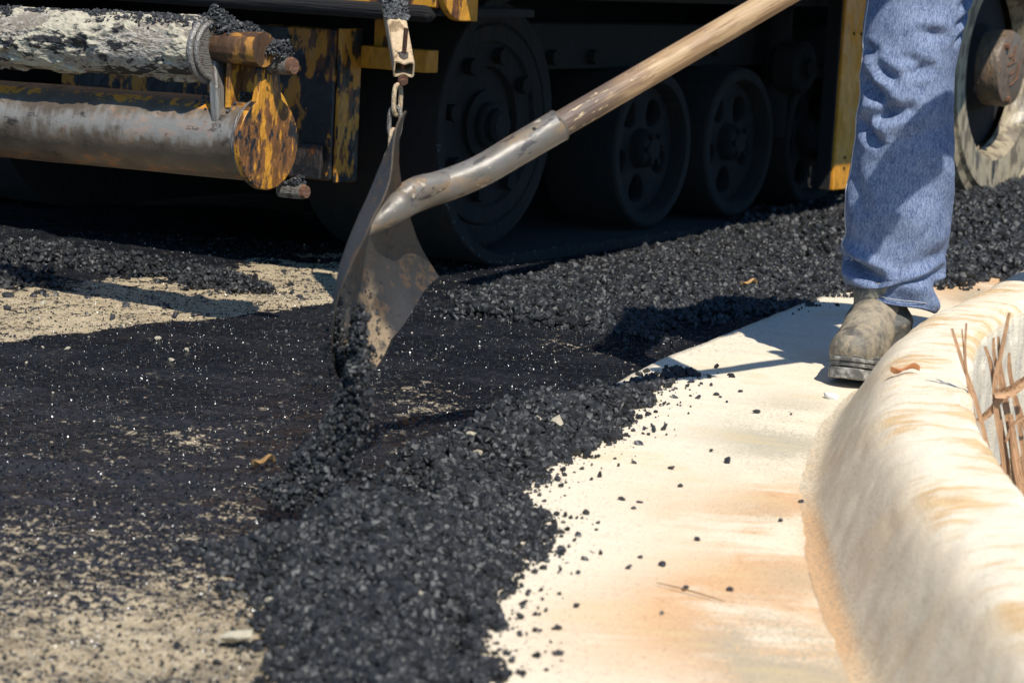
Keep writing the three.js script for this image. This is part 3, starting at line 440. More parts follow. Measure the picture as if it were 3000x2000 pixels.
  part('shaft', triUV(creased(new THREE.CylinderGeometry(0.033, 0.036, 0.13, 32).rotateX(Math.PI / 2).translate(0.045, 0.19, 0.035)), 2), wornPaint(24, [0.40, 0.18, 0.03], [0.10, 0.045, 0.015], { tar: 0.36, rust: 0.6 }), asm);
  const pin = part('pivot_pin', creased(new THREE.CylinderGeometry(0.0185, 0.0185, 0.07, 24).rotateX(Math.PI / 2).translate(0.0, 0.158, -0.03)), steel, asm);
  part('pin_head', creased(new THREE.CylinderGeometry(0.016, 0.019, 0.01, 24).rotateX(-Math.PI / 2).translate(0.0, 0.158, -0.069)), rustyBolt, pin);
  const p2 = part('pivot_pin', creased(new THREE.CylinderGeometry(0.0165, 0.0165, 0.06, 24).rotateX(Math.PI / 2).translate(-0.07, -0.105, -0.02)), steel, asm);
  part('pin_head', creased(new THREE.CylinderGeometry(0.013, 0.016, 0.01, 24).rotateX(-Math.PI / 2).translate(-0.07, -0.105, -0.054)), rustyBolt, p2);
  // asphalt lying on top
  const r = rng(31), list = [], add = (x, y, z, s) => list.push([x, y, z, s, 0.016 + r() * 0.022]);
  for (let i = 0; i < 3800; i++) { const z = 0.1 + Math.pow(r(), 1.3) * 2.0, c = S(TA, z * 1.1, 0.3) * 0.7 + S(TC, z * 1.6, 0.6) * 0.5, a = (r() + r() - 1) * (0.35 + 0.75 * c) + 0.1 * Math.sin(z * 9); add(0.055 + Math.sin(a) * (pr + 0.003), 0.183 + Math.cos(a) * (pr + 0.001 + r() * 0.008 * c), z, 0.002 + Math.pow(r(), 2) * 0.0045); }
  for (let i = 0; i < 1900; i++) { const t = r(), z = lerp(0.11, -0.06, t), w = (r() + r() - 1), q = 1 - w * w; add(lerp(0.05, 0.005, t) + w * 0.034, lerp(0.258, 0.186, t) - w * w * 0.02 + (r() - 0.35) * 0.022 * q * (1.1 + 0.5 * Math.sin(t * 14)), z, 0.002 + r() * 0.0045); }
  for (let i = 0; i < 260; i++) { const t = r(); add(-0.07 + (r() - 0.5) * 0.03, -0.09 + r() * 0.02 * (1 - t), -0.045 + t * 0.035, 0.002 + r() * 0.004); }
  for (let i = 0; i < 420; i++) { const a = Math.PI / 2 + (r() - 0.3) * 0.9; add(Math.cos(a) * 0.09, Math.sin(a) * 0.09 + r() * 0.01, 0.0 + r() * 0.06, 0.002 + r() * 0.004); }
  for (let i = 0; i < 25; i++) { const a = Math.PI / 2 - r() * 0.9; add(Math.cos(a) * 0.087, Math.sin(a) * 0.087, 0.03 + r() * 0.12, 0.003 + r() * 0.005); }
  const res = new THREE.Group(); res.name = 'caked_asphalt'; res.userData.kind = 'stuff'; asm.add(res); scatter(res, 'aggregate', mixMat, list);
}
{ // hook arm: pinched square tube with a bolt and a hanging chain
  const arm = new THREE.Group(); arm.name = 'hook_arm'; paver.add(arm);
  const inv = (x, y, z) => paver.worldToLocal(V(x, y, z)); paver.updateMatrixWorld(true);
  const a = inv(-0.26, 0.556, -5.15), b = inv(-0.312, 0.69, -5.5), len = a.distanceTo(b);
  arm.position.copy(a); arm.lookAt(paver.localToWorld(b.clone()));
  // local +z runs back along the tube
  const w = 0.0225, ring = (q, t) => { const r2 = 0.006, pts = []; const hw = w - t, pinch = 0.006 * Math.exp(-Math.pow(q / 0.035, 2)); for (let k = 0; k < 40; k++) { const c = k / 40 * Math.PI * 2, cx = Math.cos(c), cy = Math.sin(c), m = Math.pow(Math.pow(Math.abs(cx), 7) + Math.pow(Math.abs(cy), 7), -1 / 7); let x = cx * m * hw, y = cy * m * hw * 0.86; if (Math.abs(y) > 0.6 * hw) y -= Math.sign(y) * pinch * Math.exp(-Math.pow(x / 0.011, 2)); pts.push([x, y]); } pts.push(pts[0]); return pts; };
  const tube = (t) => gridGeo(40, 24, (u, v) => { const z = v * len, p = ring(z, t)[Math.round(u * 40)]; return [p[0], p[1], z]; }, true);
  const lipA = ring(0, 0), lipB = ring(0, 0.0035), lip = gridGeo(40, 1, (u, v) => { const k = Math.round(u * 40), p = v ? lipB[k] : lipA[k]; return [p[0], p[1], 0]; }, true);
  part('square_tube', triUV(mergeGeometries([tube(0), tube(0.0035), lip]), 3), paleSteel, arm, 'pale dusty square tube with a pinched open end');
  const hex = (r, h) => creased(new THREE.CylinderGeometry(r, r, h, 6, 1), 0.3);
  const bolt = new THREE.Group(); bolt.name = 'bolt'; arm.add(bolt); bolt.position.set(0, 0, 0.025);
  const th = []; for (let i = 0; i <= 90; i++) th.push(new THREE.Vector2(0.0046 + (i % 3 === 0 ? 0.0008 : 0), -0.02 + i * 0.001));
  part('threaded_rod', new THREE.LatheGeometry(th, 20).translate(0, 0.012, 0), rustyBolt, bolt);
  part('nut', hex(0.0105, 0.011).translate(0, 0.021, 0), steel, bolt);
  part('nut', hex(0.012, 0.014).rotateX(Math.PI / 2).translate(0, -0.026, -0.02), rustyBolt, bolt);
  part('nut', creased(new THREE.CylinderGeometry(0.0065, 0.0065, 0.012, 16).rotateX(Math.PI / 2).translate(0, -0.026, -0.031), 0.4), rustyBolt, bolt);
  const link = (l, w2, r2) => new THREE.TubeGeometry(new THREE.CatmullRomCurve3(Array.from({ length: 24 }, (_, i) => { const t = i / 24 * 6.283; return V(Math.sign(Math.cos(t)) * Math.pow(Math.abs(Math.cos(t)), 0.7) * w2, Math.sign(Math.sin(t)) * Math.pow(Math.abs(Math.sin(t)), 0.75) * l, 0); }), true), 48, r2, 10, true);
  const up = new THREE.Group(); up.name = 'chain'; paver.add(up); const cw = inv(-0.272, 0.49, -5.16); up.position.copy(cw); up.rotation.y = -paver.rotation.y + 0.3;
  [[0, 0.7], [-0.048, -0.5], [-0.096, 0.9], [-0.144, -0.6]].forEach(([y, ry], i) => { const m = part('chain_link', link(0.032, 0.0125, 0.0052), i % 2 ? steel : paleSteel, up); m.position.set(i * -0.003, y, 0); m.rotation.y = ry; });
  const r = rng(41), list = []; for (let i = 0; i < 900; i++) { const z = len - Math.pow(r(), 1.4) * 0.15, q = (r() + r() - 1); list.push([q * 0.028, 0.019 + (1 - q * q) * r() * 0.03 * clamp((z - len + 0.15) / 0.06), z, 0.002 + r() * 0.005, 0.03 + r() * 0.04]); }
  const res = new THREE.Group(); res.name = 'caked_asphalt'; res.userData.kind = 'stuff'; arm.add(res); scatter(res, 'aggregate', mixMat, list);
}
console.log('paver ready');

// ------------------------------------------------------------------ shovel
const HA = V(0.0464, 0.5384, -3.8), HD = V(0.7819, 0.4798, -0.3981).normalize();
const BL = { C: V(-0.1901, 0.4406, -3.686), a: V(-0.3697, -0.6673, 0.6466).normalize(), W: 0.294, Ln: 0.340, k0: 0.021, k1: 0.056, h0: 1.29, bow: 0.14 };
BL.n = V(0.913, -0.165, 0.36); BL.n.addScaledVector(BL.a, -BL.n.dot(BL.a)).normalize(); BL.w = BL.a.clone().cross(BL.n);
const bladeHW = (v) => v < 0.5 ? BL.h0 + (1 - BL.h0) * v / 0.5 : Math.pow(Math.max(0, 1 - Math.pow((v - 0.5) / 0.5, 2.3)), 0.62);
const bladeMid = (v) => BL.bow * (v - 0.3) ** 2;
function bladePt(u, v, t = 0) {
  const e = 1e-3;
  const P = (uu, vv) => { const h = bladeHW(vv); return BL.C.clone().addScaledVector(BL.a, BL.Ln * vv).addScaledVector(BL.w, BL.W / 2 * uu * h).addScaledVector(BL.n, lerp(BL.k0, BL.k1 + 0.010 * uu, smooth(0, 0.45, vv)) * Math.pow(Math.abs(uu), 2.3) * h * h * (1 - 0.3 * smooth(0.5, 1, vv)) + bladeMid(vv) + 0.0012 * (S(TA, uu * 0.4, vv * 0.5) - 0.5) * 2); };
  const p = P(u, v); if (!t) return p;
  const n = P(Math.min(1, u + e), Math.min(0.98, v)).sub(P(Math.max(-1, u - e), Math.min(0.98, v))).cross(P(u, Math.min(0.985, v) + e).sub(P(u, Math.min(0.985, v) - e))).normalize();
  if (n.dot(BL.n) > 0) n.negate(); return p.addScaledVector(n, t);
}
{
  const sh = thing('shovel', 'steel round-point shovel with worn wooden handle tipping asphalt onto the heap', 'shovel');
  const base = BL.C.clone(); sh.position.copy(base); const loc = (v) => v.clone().sub(base);
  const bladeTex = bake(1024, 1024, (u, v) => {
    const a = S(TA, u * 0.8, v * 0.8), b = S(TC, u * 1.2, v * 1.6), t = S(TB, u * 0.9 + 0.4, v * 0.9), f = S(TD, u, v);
    let c = mix3([0.038, 0.033, 0.029], [0.018, 0.015, 0.012], a), r = 0.55, m = 0.05;  // near-black base puts the shade inside the scoop into the colour
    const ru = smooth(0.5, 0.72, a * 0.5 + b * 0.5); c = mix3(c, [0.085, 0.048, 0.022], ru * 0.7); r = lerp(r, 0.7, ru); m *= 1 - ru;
    const litDirt = smooth(0.40, 0.62, t * 0.65 + b * 0.35) * smooth(0.42, 0.6, v + (t - 0.5) * 0.3) * smooth(0.75, 0.5, u); c = mix3(c, [0.34, 0.24, 0.14], litDirt * 0.75); r = lerp(r, 0.85, litDirt); m *= 1 - litDirt;  // tan dirt that also paints the sunlit patch near the point
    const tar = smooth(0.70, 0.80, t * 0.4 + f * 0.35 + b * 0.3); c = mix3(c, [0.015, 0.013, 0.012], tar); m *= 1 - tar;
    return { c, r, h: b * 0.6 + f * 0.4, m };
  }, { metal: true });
  const nu = 56, nv = 72, th = 0.0028, mk = (t) => gridGeo(nu, nv, (u, v) => { const p = loc(bladePt(u * 2 - 1, Math.min(v, 0.999), t)); return [p.x, p.y, p.z]; });
  const rimPts = []; for (let i = 0; i <= nv; i++) rimPts.push([1, Math.min(0.999, i / nv)]); for (let i = nv; i >= 0; i--) rimPts.push([-1, Math.min(0.999, i / nv)]); for (let i = 0; i <= nu; i++) rimPts.push([-1 + 2 * i / nu, 0]);
  const rim = gridGeo(rimPts.length - 1, 1, (u, v) => { const q = rimPts[Math.round(u * (rimPts.length - 1))], p = loc(bladePt(q[0], q[1], v * th)); return [p.x, p.y, p.z]; });
  part('blade', mergeGeometries([mk(0), mk(th), rim]), std({ ...bladeTex, bumpScale: 0.0012 }), sh, 'rust-stained steel blade with shade and a sunlit patch put into its colour');
  // socket: round ferrule that flattens into a tapering crown on the blade
  const P = (t) => loc(HA.clone().addScaledVector(HD, t)), sock = std({ ...bake(512, 512, (u, v) => {
    const a = S(TB, u, v * 1.5), b = S(TA, u, v * 2), s = S(TB, u * 2, v * 2 + 0.5); let c = mix3([0.20, 0.185, 0.165], [0.11, 0.092, 0.07], a), r = 0.46, m = 0.25;
    const ru = smooth(0.45, 0.8, b * 0.35 + s * 0.65); c = mix3(c, [0.19, 0.125, 0.065], ru * 0.85); m *= 1 - ru; r = lerp(r, 0.65, ru);
    const pa = smooth(0.93, 0.98, b); c = mix3(c, [0.36, 0.31, 0.23], pa); m *= 1 - pa; const ta = smooth(0.74, 0.88, S(TA, u * 2, v * 2 + 0.3)); c = mix3(c, [0.03, 0.026, 0.024], ta * 0.8); m *= 1 - ta;
    return { c, r, h: b, m }; }, { metal: true }), bumpScale: 0.0004 });
  const cr = (v, lift) => loc(BL.C.clone().addScaledVector(BL.a, BL.Ln * v).addScaledVector(BL.n, bladeMid(v) + lift));
  const strap = sweep([P(-0.165), cr(-0.03, 0.012), cr(0.08, 0.002), cr(0.18, -0.007)], [0.016, 0.0195, 0.0185, 0.011], 50, 28);
  part('socket', mergeGeometries([sweep([P(0.012), P(-0.07), P(-0.14), P(-0.195).add(V(-0.003, 0.006, 0)), P(-0.24).add(V(-0.012, 0.012, 0)), cr(0.10, 0.009), cr(0.2, 0.0), cr(0.29, -0.007)], [0.0258, 0.0255, 0.025, 0.0252, 0.026, 0.0235, 0.0155, 0.005], 90, 32), strap]), sock, sh, 'scuffed grey steel socket');
  part('socket_lip', new THREE.TorusGeometry(0.0247, 0.0018, 10, 40).applyQuaternion(new THREE.Quaternion().setFromUnitVectors(V(0, 0, 1), HD)).translate(...P(0.012).toArray()), sock, sh);
  { const q = new THREE.Quaternion().setFromUnitVectors(V(0, 0, 1), HD), side = V(0, 1, 0.9).normalize(); side.addScaledVector(HD, -side.dot(HD)).normalize(); part('rivet_hole', new THREE.CylinderGeometry(0.003, 0.003, 0.002, 16).applyQuaternion(new THREE.Quaternion().setFromUnitVectors(V(0, 1, 0), side)).translate(...P(-0.035).addScaledVector(side, 0.0252).toArray()), std({ color: rgb(0.008, 0.007, 0.006), roughness: 0.9 }), sh); }
  const wood = std({ ...bake(512, 1024, (u, v) => {
    const g = S(TC, u * 3, v * 0.55), g2 = S(TA, u * 2.2, v * 0.35), b = S(TB, u, v * 2.2), k = S(TC, u * 2, v * 3.2);
    let c = mix3([0.35, 0.215, 0.105], [0.235, 0.135, 0.062], smooth(0.3, 0.75, g * 0.55 + g2 * 0.45)); 
    c = mix3(c, [0.52, 0.35, 0.18], smooth(0.55, 0.8, b) * 0.5); c = mix3(c, [0.075, 0.05, 0.04], smooth(0.22, 0.08, v + (b - 0.5) * 0.14) * 0.85);   // greasy grime near the socket
    c = mix3(c, [0.50, 0.37, 0.20], smooth(0.86, 0.93, k) * smooth(0.3, 0.1, v)); c = mix3(c, [0.09, 0.055, 0.03], smooth(0.86, 0.95, S(TC, u * 5, v * 1.0 + 0.2)) * 0.7);
    return { c, r: 0.5 + 0.2 * g, h: g * 0.7 + k * 0.3 }; }), bumpScale: 0.0008 });
  const hn = part('handle', sweep([P(0), P(0.35), P(0.75), P(1.2)], [0.0213, 0.0213, 0.021, 0.0195], 60, 32), wood, sh, 'smooth brown wooden handle, grimy near the socket');
  // asphalt still clinging to the blade near its point
  const r = rng(61), list = []; for (let i = 0; i < 1500; i++) { const v = 0.62 + Math.pow(r(), 0.7) * 0.42, u = (r() + r() - 1) * 0.95; const p = loc(bladePt(u, Math.min(v, 0.97))).addScaledVector(BL.n, 0.002 + r() * r() * 0.02 * smooth(0.68, 0.95, v)); if (r() < smooth(0.6, 0.85, v + (S(TA, u, v * 2) - 0.5) * 0.2)) list.push([p.x, p.y, p.z, 0.0016 + r() * r() * 0.0065, 0.014 + r() * 0.014]); }
  const res = new THREE.Group(); res.name = 'clinging_asphalt'; res.userData.kind = 'stuff'; sh.add(res); scatter(res, 'aggregate', mixMat, list);
}
{ // asphalt falling from the point of the blade
  const o = thing('falling_asphalt_mix', 'stream of black asphalt mix falling from the shovel point onto the heap', 'asphalt mix', { kind: 'stuff' }), r = rng(71), list = [];
  for (let i = 0; i < 24000; i++) {
    const k = Math.pow(r(), 0.9), u = (r() + r() + r()) / 1.5 - 1, src = bladePt(u * 0.85, 0.84), y = lerp(src.y + 0.01, 0.03, k);
    const x = src.x + 0.035 - 0.06 * k * k + u * 0.085 * k + (r() - 0.5) * 0.04 * (0.3 + k), z = src.z + 0.2 * k + (r() - 0.5) * 0.07;
    if (S(TC, u * 0.35 + 0.2, k * 0.12 + u * 0.1) < 0.42) continue;
    list.push([x, y, z, 0.0012 + Math.pow(r(), 2.4) * 0.007, 0.010 + r() * 0.016]);
  }
  for (let i = 0; i < 260; i++) { const t = r(), s = bladePt((r() - 0.5) * 2, 0.85); list.push([s.x + (r() - 0.5) * 0.16, lerp(s.y + 0.06, 0.06, t), s.z + (r() - 0.5) * 0.1, 0.0012 + r() * 0.003, 0.02]); }
  scatter(o, 'aggregate', mixMat, list);
}
console.log('shovel ready');

// ------------------------------------------------------------------ person
function mc(fn, c, half, res) {                                         // surface where fn changes sign (negative inside), box half-size `half`
  const m = new MarchingCubes(res, std({}), false, false, 400000); m.isolation = 0; const n = m.size, hs = m.halfsize;
  for (let k = 0; k < n; k++) for (let j = 0; j < n; j++) for (let i = 0; i < n; i++) m.field[i + j * n + k * n * n] = -fn(c[0] + (i - hs) / hs * half, c[1] + (j - hs) / hs * half, c[2] + (k - hs) / hs * half);
  m.update(); const cnt = m.count, g = new THREE.BufferGeometry(), p = m.positionArray.slice(0, cnt * 3);
  for (let i = 0; i < cnt; i++) for (let a = 0; a < 3; a++) p[i * 3 + a] = c[a] + p[i * 3 + a] * half;
  g.setAttribute('position', new THREE.BufferAttribute(p, 3)); const w = mergeVertices(g, 1e-5); w.computeVertexNormals(); return w;
}
function capsules(list, k) {                                            // list of [ax,ay,az,ra, bx,by,bz,rb]; smooth union
  return (x, y, z) => { let d = 1e3; for (const [ax, ay, az, ra, bx, by, bz, rb] of list) { const ex = bx - ax, ey = by - ay, ez = bz - az, t = clamp(((x - ax) * ex + (y - ay) * ey + (z - az) * ez) / (ex * ex + ey * ey + ez * ez + 1e-9)); const q = Math.hypot(x - ax - ex * t, y - ay - ey * t, z - az - ez * t) - lerp(ra, rb, t); const h = clamp(0.5 + 0.5 * (d - q) / k); d = lerp(d, q, h) - k * h * (1 - h); } return d; };
}
const person = thing('person', 'person in faded blue jeans and a dusty work boot standing in the gutter', 'person');
person.position.set(0.757, 0.0, -4.83);
const PO = person.position.clone();
const denim = std({ ...bake(1024, 1024, (u, v) => {                     // 0.25 m of twill
  const X = u * 180, Y = v * 180, tw = 0.5 + 0.5 * Math.sin((X * 1.0 + Y) * 6.2832 / 2), yarn = S(TD, u * 3, v), slub = S(TC, u * 4, v), big = S(TA, u, v);
  let t = clamp(0.30 * tw + 0.65 * yarn + 0.22 * slub - 0.18 + (big - 0.5) * 0.22); const c = mix3([0.032, 0.054, 0.135], [0.31, 0.37, 0.485], t);
  return { c, r: 0.9, h: tw * 0.5 + yarn * 0.5 }; }, { rough: false }), roughness: 0.92, bumpScale: 0.0009 });
const stitch = std({ color: rgb(0.45, 0.42, 0.40), roughness: 0.9 });
// visible leg of the jeans
const LEG = [[0.150, 0.075, 0.0, 0.0], [0.170, 0.088, 0, 0], [0.199, 0.094, -0.003, 0], [0.234, 0.097, 0, 0], [0.275, 0.1025, 0.002, 0.003], [0.323, 0.106, 0.001, 0.004], [0.384, 0.105, 0.001, 0.006], [0.459, 0.0995, 0.002, 0.012], [0.54, 0.095, 0.002, 0.02], [0.627, 0.094, 0.001, 0.018], [0.695, 0.097, 0.007, 0.008], [0.761, 0.0985, 0.014, -0.01], [0.85, 0.102, 0.05, -0.05], [0.94, 0.108, 0.10, -0.09]];
const FOLDS = [[0, 0.70, 0.5, 0.695, 0.012, 0.007], [-0.22, 0.648, 0.1, 0.642, 0.011, 0.007], [-0.12, 0.622, 0.3, 0.632, 0.012, 0.009], [-0.8, 0.63, -0.42, 0.607, 0.012, 0.009], [-1.1, 0.60, -0.5, 0.555, 0.015, 0.015], [-0.9, 0.525, -0.1, 0.55, 0.014, 0.013], [-1.2, 0.52, -0.65, 0.482, 0.013, 0.012], [-1.3, 0.66, -0.9, 0.655, 0.012, 0.006], [0.85, 0.755, 1.4, 0.79, 0.01, 0.006], [0.85, 0.715, 1.4, 0.75, 0.01, 0.006], [0.95, 0.685, 1.45, 0.715, 0.009, 0.005],
  [-1.5, 0.245, -0.38, 0.212, 0.013, 0.022], [0.05, 0.185, 1.05, 0.225, 0.013, 0.016], [0.5, 0.25, 1.2, 0.27, 0.02, 0.006], [0.35, 0.42, 0.9, 0.36, 0.03, 0.004], [-0.5, 0.30, 0.5, 0.265, 0.03, 0.004], [-1.2, 0.42, -0.8, 0.35, 0.02, 0.005], [0.2, 0.5, 0.9, 0.52, 0.03, 0.004], [1.0, 0.2, 1.7, 0.19, 0.01, 0.012]];
function legAt(th, y) {
  let i = 1; while (i < LEG.length - 1 && LEG[i][0] < y) i++; const a = LEG[i - 1], b = LEG[i], t = smooth(a[0], b[0], y) * 0.5 + clamp((y - a[0]) / (b[0] - a[0])) * 0.5;
  let r = lerp(a[1], b[1], t), cx = lerp(a[2], b[2], t), cz = lerp(a[3], b[3], t), d = 0;
  for (const [t0, y0, t1, y1, w, A] of FOLDS) { const R = 0.1, px = th * R, ax = t0 * R, bx = t1 * R, ex = bx - ax, ey = y1 - y0, k = clamp(((px - ax) * ex + (y - y0) * ey) / (ex * ex + ey * ey)), qx = px - ax - ex * k, qy = y - y0 - ey * k; const side = Math.sign(qy) || 1, q = Math.hypot(qx, qy), taper = 0.35 + 0.65 * Math.sin(Math.PI * clamp(k, 0.08, 0.92)); d += 1.55 * taper * A * (-Math.exp(-((q / w) ** 2)) + 0.55 * Math.exp(-(((q - 1.7 * w) / (1.1 * w)) ** 2)) * (side > 0 ? 1 : 0.7)); }
  d += (S(TB, th * 0.12 + 0.5, y * 0.9) - 0.5) * 0.012 + (S(TA, th * 0.09 + 0.2, y * 0.8) - 0.5) * 0.006;
  return [cx + Math.sin(th) * (r + d), y, cz + Math.cos(th) * (r + d) * 0.97];
}
{
  const jeans = new THREE.Group(); jeans.name = 'jeans'; person.add(jeans);
  const scaleUV = (g, a, b) => { const uv = g.attributes.uv; for (let i = 0; i < uv.count; i++) uv.setXY(i, uv.getX(i) * a, uv.getY(i) * b); return g; };
  part('trouser_leg', scaleUV(gridGeo(220, 420, (u, v) => {
    const th = (u * 2 - 1) * Math.PI, hang = 0.198 + 0.014 * Math.sin(th * 1.3 + 0.6) + 0.006 * Math.sin(th * 4);
    const vv = v < 0.06 ? (v / 0.06) : 1, y = v < 0.06 ? hang - 0.012 * Math.sin(vv * Math.PI / 2 + 0) + 0.012 : lerp(hang, 0.94, (v - 0.06) / 0.94); const p = legAt(th, Math.max(y, hang));
    if (v < 0.06) { const q = legAt(th, hang), k = 1 - 0.26 * (1 - vv) ** 1.5; return [q[0] * k, hang + 0.028 * (1 - vv) * (1 - vv) - 0.006 * Math.sin(vv * Math.PI), q[2] * k]; }
    return p; }, true), 2.6, 3.2), denim, jeans);
  part('hem', scaleUV(gridGeo(160, 40, (u, v) => { const th = (u * 2 - 1) * Math.PI, low = 0.158 - 0.016 * Math.sin(th) + 0.004 * Math.sin(th * 3), w = v * 2 - 1, out = v < 0.9 ? 0 : -0.004; const y = lerp(0.235, low, Math.min(1, v / 0.9)) + (v > 0.9 ? 0.004 : 0); const r = 0.072 + 0.01 * smooth(0, 0.6, v) + 0.007 * Math.sin(th * 3 + y * 60 + 1) * smooth(0.1, 0.5, v) * (1 - smooth(0.75, 0.95, v)) + 0.006 * Math.sin(th * 2 - y * 90) * (1 - v) + out; return [0.012 + Math.sin(th) * r, y, 0.012 + Math.cos(th) * r]; }, true), 2, 0.5), denim, jeans);
  const hs = []; for (let i = 0; i <= 60; i++) { const th = -1.9 + i / 60 * 3.4, low = 0.158 - 0.016 * Math.sin(th) + 0.004 * Math.sin(th * 3); hs.push(V(0.012 + Math.sin(th) * 0.0832, low + 0.014, 0.012 + Math.cos(th) * 0.0832)); }
  part('hem_stitching', new THREE.TubeGeometry(new THREE.CatmullRomCurve3(hs), 120, 0.0007, 6), stitch, jeans);
  const sm = []; for (let i = 0; i <= 60; i++) { const y = 0.235 + i / 60 * 0.52, p = legAt(-1.45, y); sm.push(V(p[0] - 0.0005, p[1], p[2])); }
  part('side_seam', new THREE.TubeGeometry(new THREE.CatmullRomCurve3(sm), 160, 0.0016, 8), stitch, jeans, 'frayed pale outer seam');
  // hips, thighs and the other leg, which steps back onto the verge
  const w = (x, y, z) => [x - PO.x, y - PO.y, z - PO.z];
  part('seat', mc(capsules([[...w(0.80, 0.80, -4.87), 0.09, ...w(0.88, 0.95, -4.93), 0.12], [...w(0.88, 0.95, -4.93), 0.125, ...w(1.02, 0.97, -5.0), 0.125], [...w(1.02, 0.95, -5.0), 0.12, ...w(1.28, 0.60, -4.98), 0.085], [...w(1.28, 0.56, -4.96), 0.082, ...w(1.42, 0.0, -5.1), 0.072]], 0.05), w(1.1, 0.5, -4.97), 0.62, 84), denim, jeans);
  // shirt: torso leaning over the handle, sleeves
  const skinM = std({ color: rgb(0.30, 0.17, 0.105), roughness: 0.6 }), shirtM = std({ color: rgb(0.10, 0.11, 0.12), roughness: 0.9 });
  const shL = w(0.66, 1.34, -4.47), shR = w(0.98, 1.37, -4.52), elL = w(0.50, 1.10, -4.25), elR = w(1.06, 1.12, -4.42);
  const hL = HA.clone().addScaledVector(HD, 0.66), hR = HA.clone().addScaledVector(HD, 1.06), handL = w(hL.x, hL.y, hL.z), handR = w(hR.x, hR.y, hR.z);
  const body = part('body', mergeGeometries([
    mc(capsules([[...w(0.79, 1.50, -4.33), 0.095, ...w(0.77, 1.45, -4.28), 0.082], [...w(0.77, 1.42, -4.24), 0.05, ...w(0.78, 1.45, -4.27), 0.07], [...w(0.765, 1.455, -4.185), 0.012, ...w(0.765, 1.435, -4.18), 0.016], [...w(0.80, 1.45, -4.38), 0.06, ...w(0.82, 1.36, -4.48), 0.065], [...w(0.875, 1.475, -4.30), 0.014, ...w(0.875, 1.45, -4.30), 0.012], [...w(0.70, 1.475, -4.29), 0.014, ...w(0.70, 1.45, -4.29), 0.012]], 0.02), w(0.79, 1.44, -4.34), 0.2, 64),
    mc(capsules([[...elL, 0.045, ...handL.map((q, i) => q + [0.0, 0.03, -0.03][i]), 0.03], [...elR, 0.045, ...handR.map((q, i) => q + [0.0, 0.03, -0.03][i]), 0.03]], 0.01), w(0.8, 1.05, -4.25), 0.4, 80),
    ...[hL, hR].map((h) => { const U = HD.clone(), N = V(0, 1, 0).addScaledVector(U, -U.y).normalize(), B = U.clone().cross(N), pt = (u, a, r) => { const q = h.clone().addScaledVector(U, u).addScaledVector(N, Math.cos(a) * r).addScaledVector(B, Math.sin(a) * r); return w(q.x, q.y, q.z); }, list = [];
      [[-0.033, 1], [-0.011, 1.08], [0.011, 1.04], [0.033, 0.88]].forEach(([u, l]) => { for (let i = 0; i < 3; i++) { const a0 = -0.2 + i * 1.05 * l, a1 = a0 + 1.05 * l; list.push([...pt(u, a0, 0.031), 0.0098 - i * 0.0008, ...pt(u, a1, 0.030), 0.0092 - i * 0.0008]); } });
      list.push([...pt(-0.03, -0.3, 0.036), 0.015, ...pt(0.028, -0.3, 0.036), 0.015], [...pt(-0.03, -0.9, 0.036), 0.014, ...pt(0.028, -0.7, 0.038), 0.014], [...pt(0.0, -0.6, 0.04), 0.022, ...pt(0.0, -0.3, 0.07), 0.026], [...pt(-0.035, -0.9, 0.034), 0.011, ...pt(-0.05, -1.7, 0.031), 0.0095], [...pt(-0.05, -1.7, 0.031), 0.0095, ...pt(-0.045, -2.5, 0.03), 0.0085]);
      return mc(capsules(list, 0.005), w(h.x, h.y, h.z), 0.1, 60); }),
  ].map((g) => { g.deleteAttribute('uv'); return g; })), skinM, person);
  part('hair', mc(capsules([[...w(0.795, 1.525, -4.35), 0.092, ...w(0.80, 1.49, -4.38), 0.085]], 0.02), w(0.8, 1.51, -4.36), 0.14, 36), std({ color: rgb(0.02, 0.014, 0.01), roughness: 0.7 }), body);
  part('shirt', mc(capsules([[...w(0.95, 1.0, -4.96), 0.135, ...w(0.88, 1.18, -4.74), 0.14], [...w(0.88, 1.18, -4.74), 0.14, ...w(0.82, 1.32, -4.54), 0.13], [...shL, 0.075, ...shR, 0.075], [...shL, 0.065, ...elL, 0.052], [...shR, 0.065, ...elR, 0.052]], 0.06), w(0.8, 1.15, -4.65), 0.45, 80), shirtM, person);
  // boots
  const bootTex = bake(512, 512, (u, v) => { const a = S(TA, u, v), b = S(TC, u * 2, v * 2), t = S(TB, u * 1.5, v * 1.5); const d = smooth(0.2, 0.75, t * 0.45 + a * 0.3 + b * 0.25); let c = mix3([0.08, 0.073, 0.06], [0.14, 0.12, 0.09], a); c = mix3(c, [0.33, 0.265, 0.175], d * 0.85); return { c, r: lerp(0.5, 0.9, d), h: b }; });
  const shaftTex = bake(512, 512, (u, v) => { const a = S(TA, u, v), b = S(TC, u * 2, v * 2); let c = mix3([0.06, 0.06, 0.052], [0.13, 0.125, 0.105], a); c = mix3(c, [0.32, 0.26, 0.18], smooth(0.66, 0.85, a * 0.5 + b * 0.5) * 0.7); return { c, r: 0.55, h: b }; });
  const soleTex = bake(256, 256, (u, v) => { const a = S(TA, u, v), b = S(TC, u, v); return { c: mix3([0.10, 0.095, 0.085], [0.34, 0.32, 0.28], smooth(0.35, 0.75, a * 0.6 + b * 0.4)), r: 0.85, h: b }; }, { rough: false });
  const upperM = std({ ...bootTex, bumpScale: 0.001 }), shaftM = std({ ...shaftTex, bumpScale: 0.001 }), soleM = std({ ...soleTex, roughness: 0.85, bumpScale: 0.0015 });
  const spring = (x) => 0.22 * Math.max(0, x - 0.1) ** 1.5 * 2;
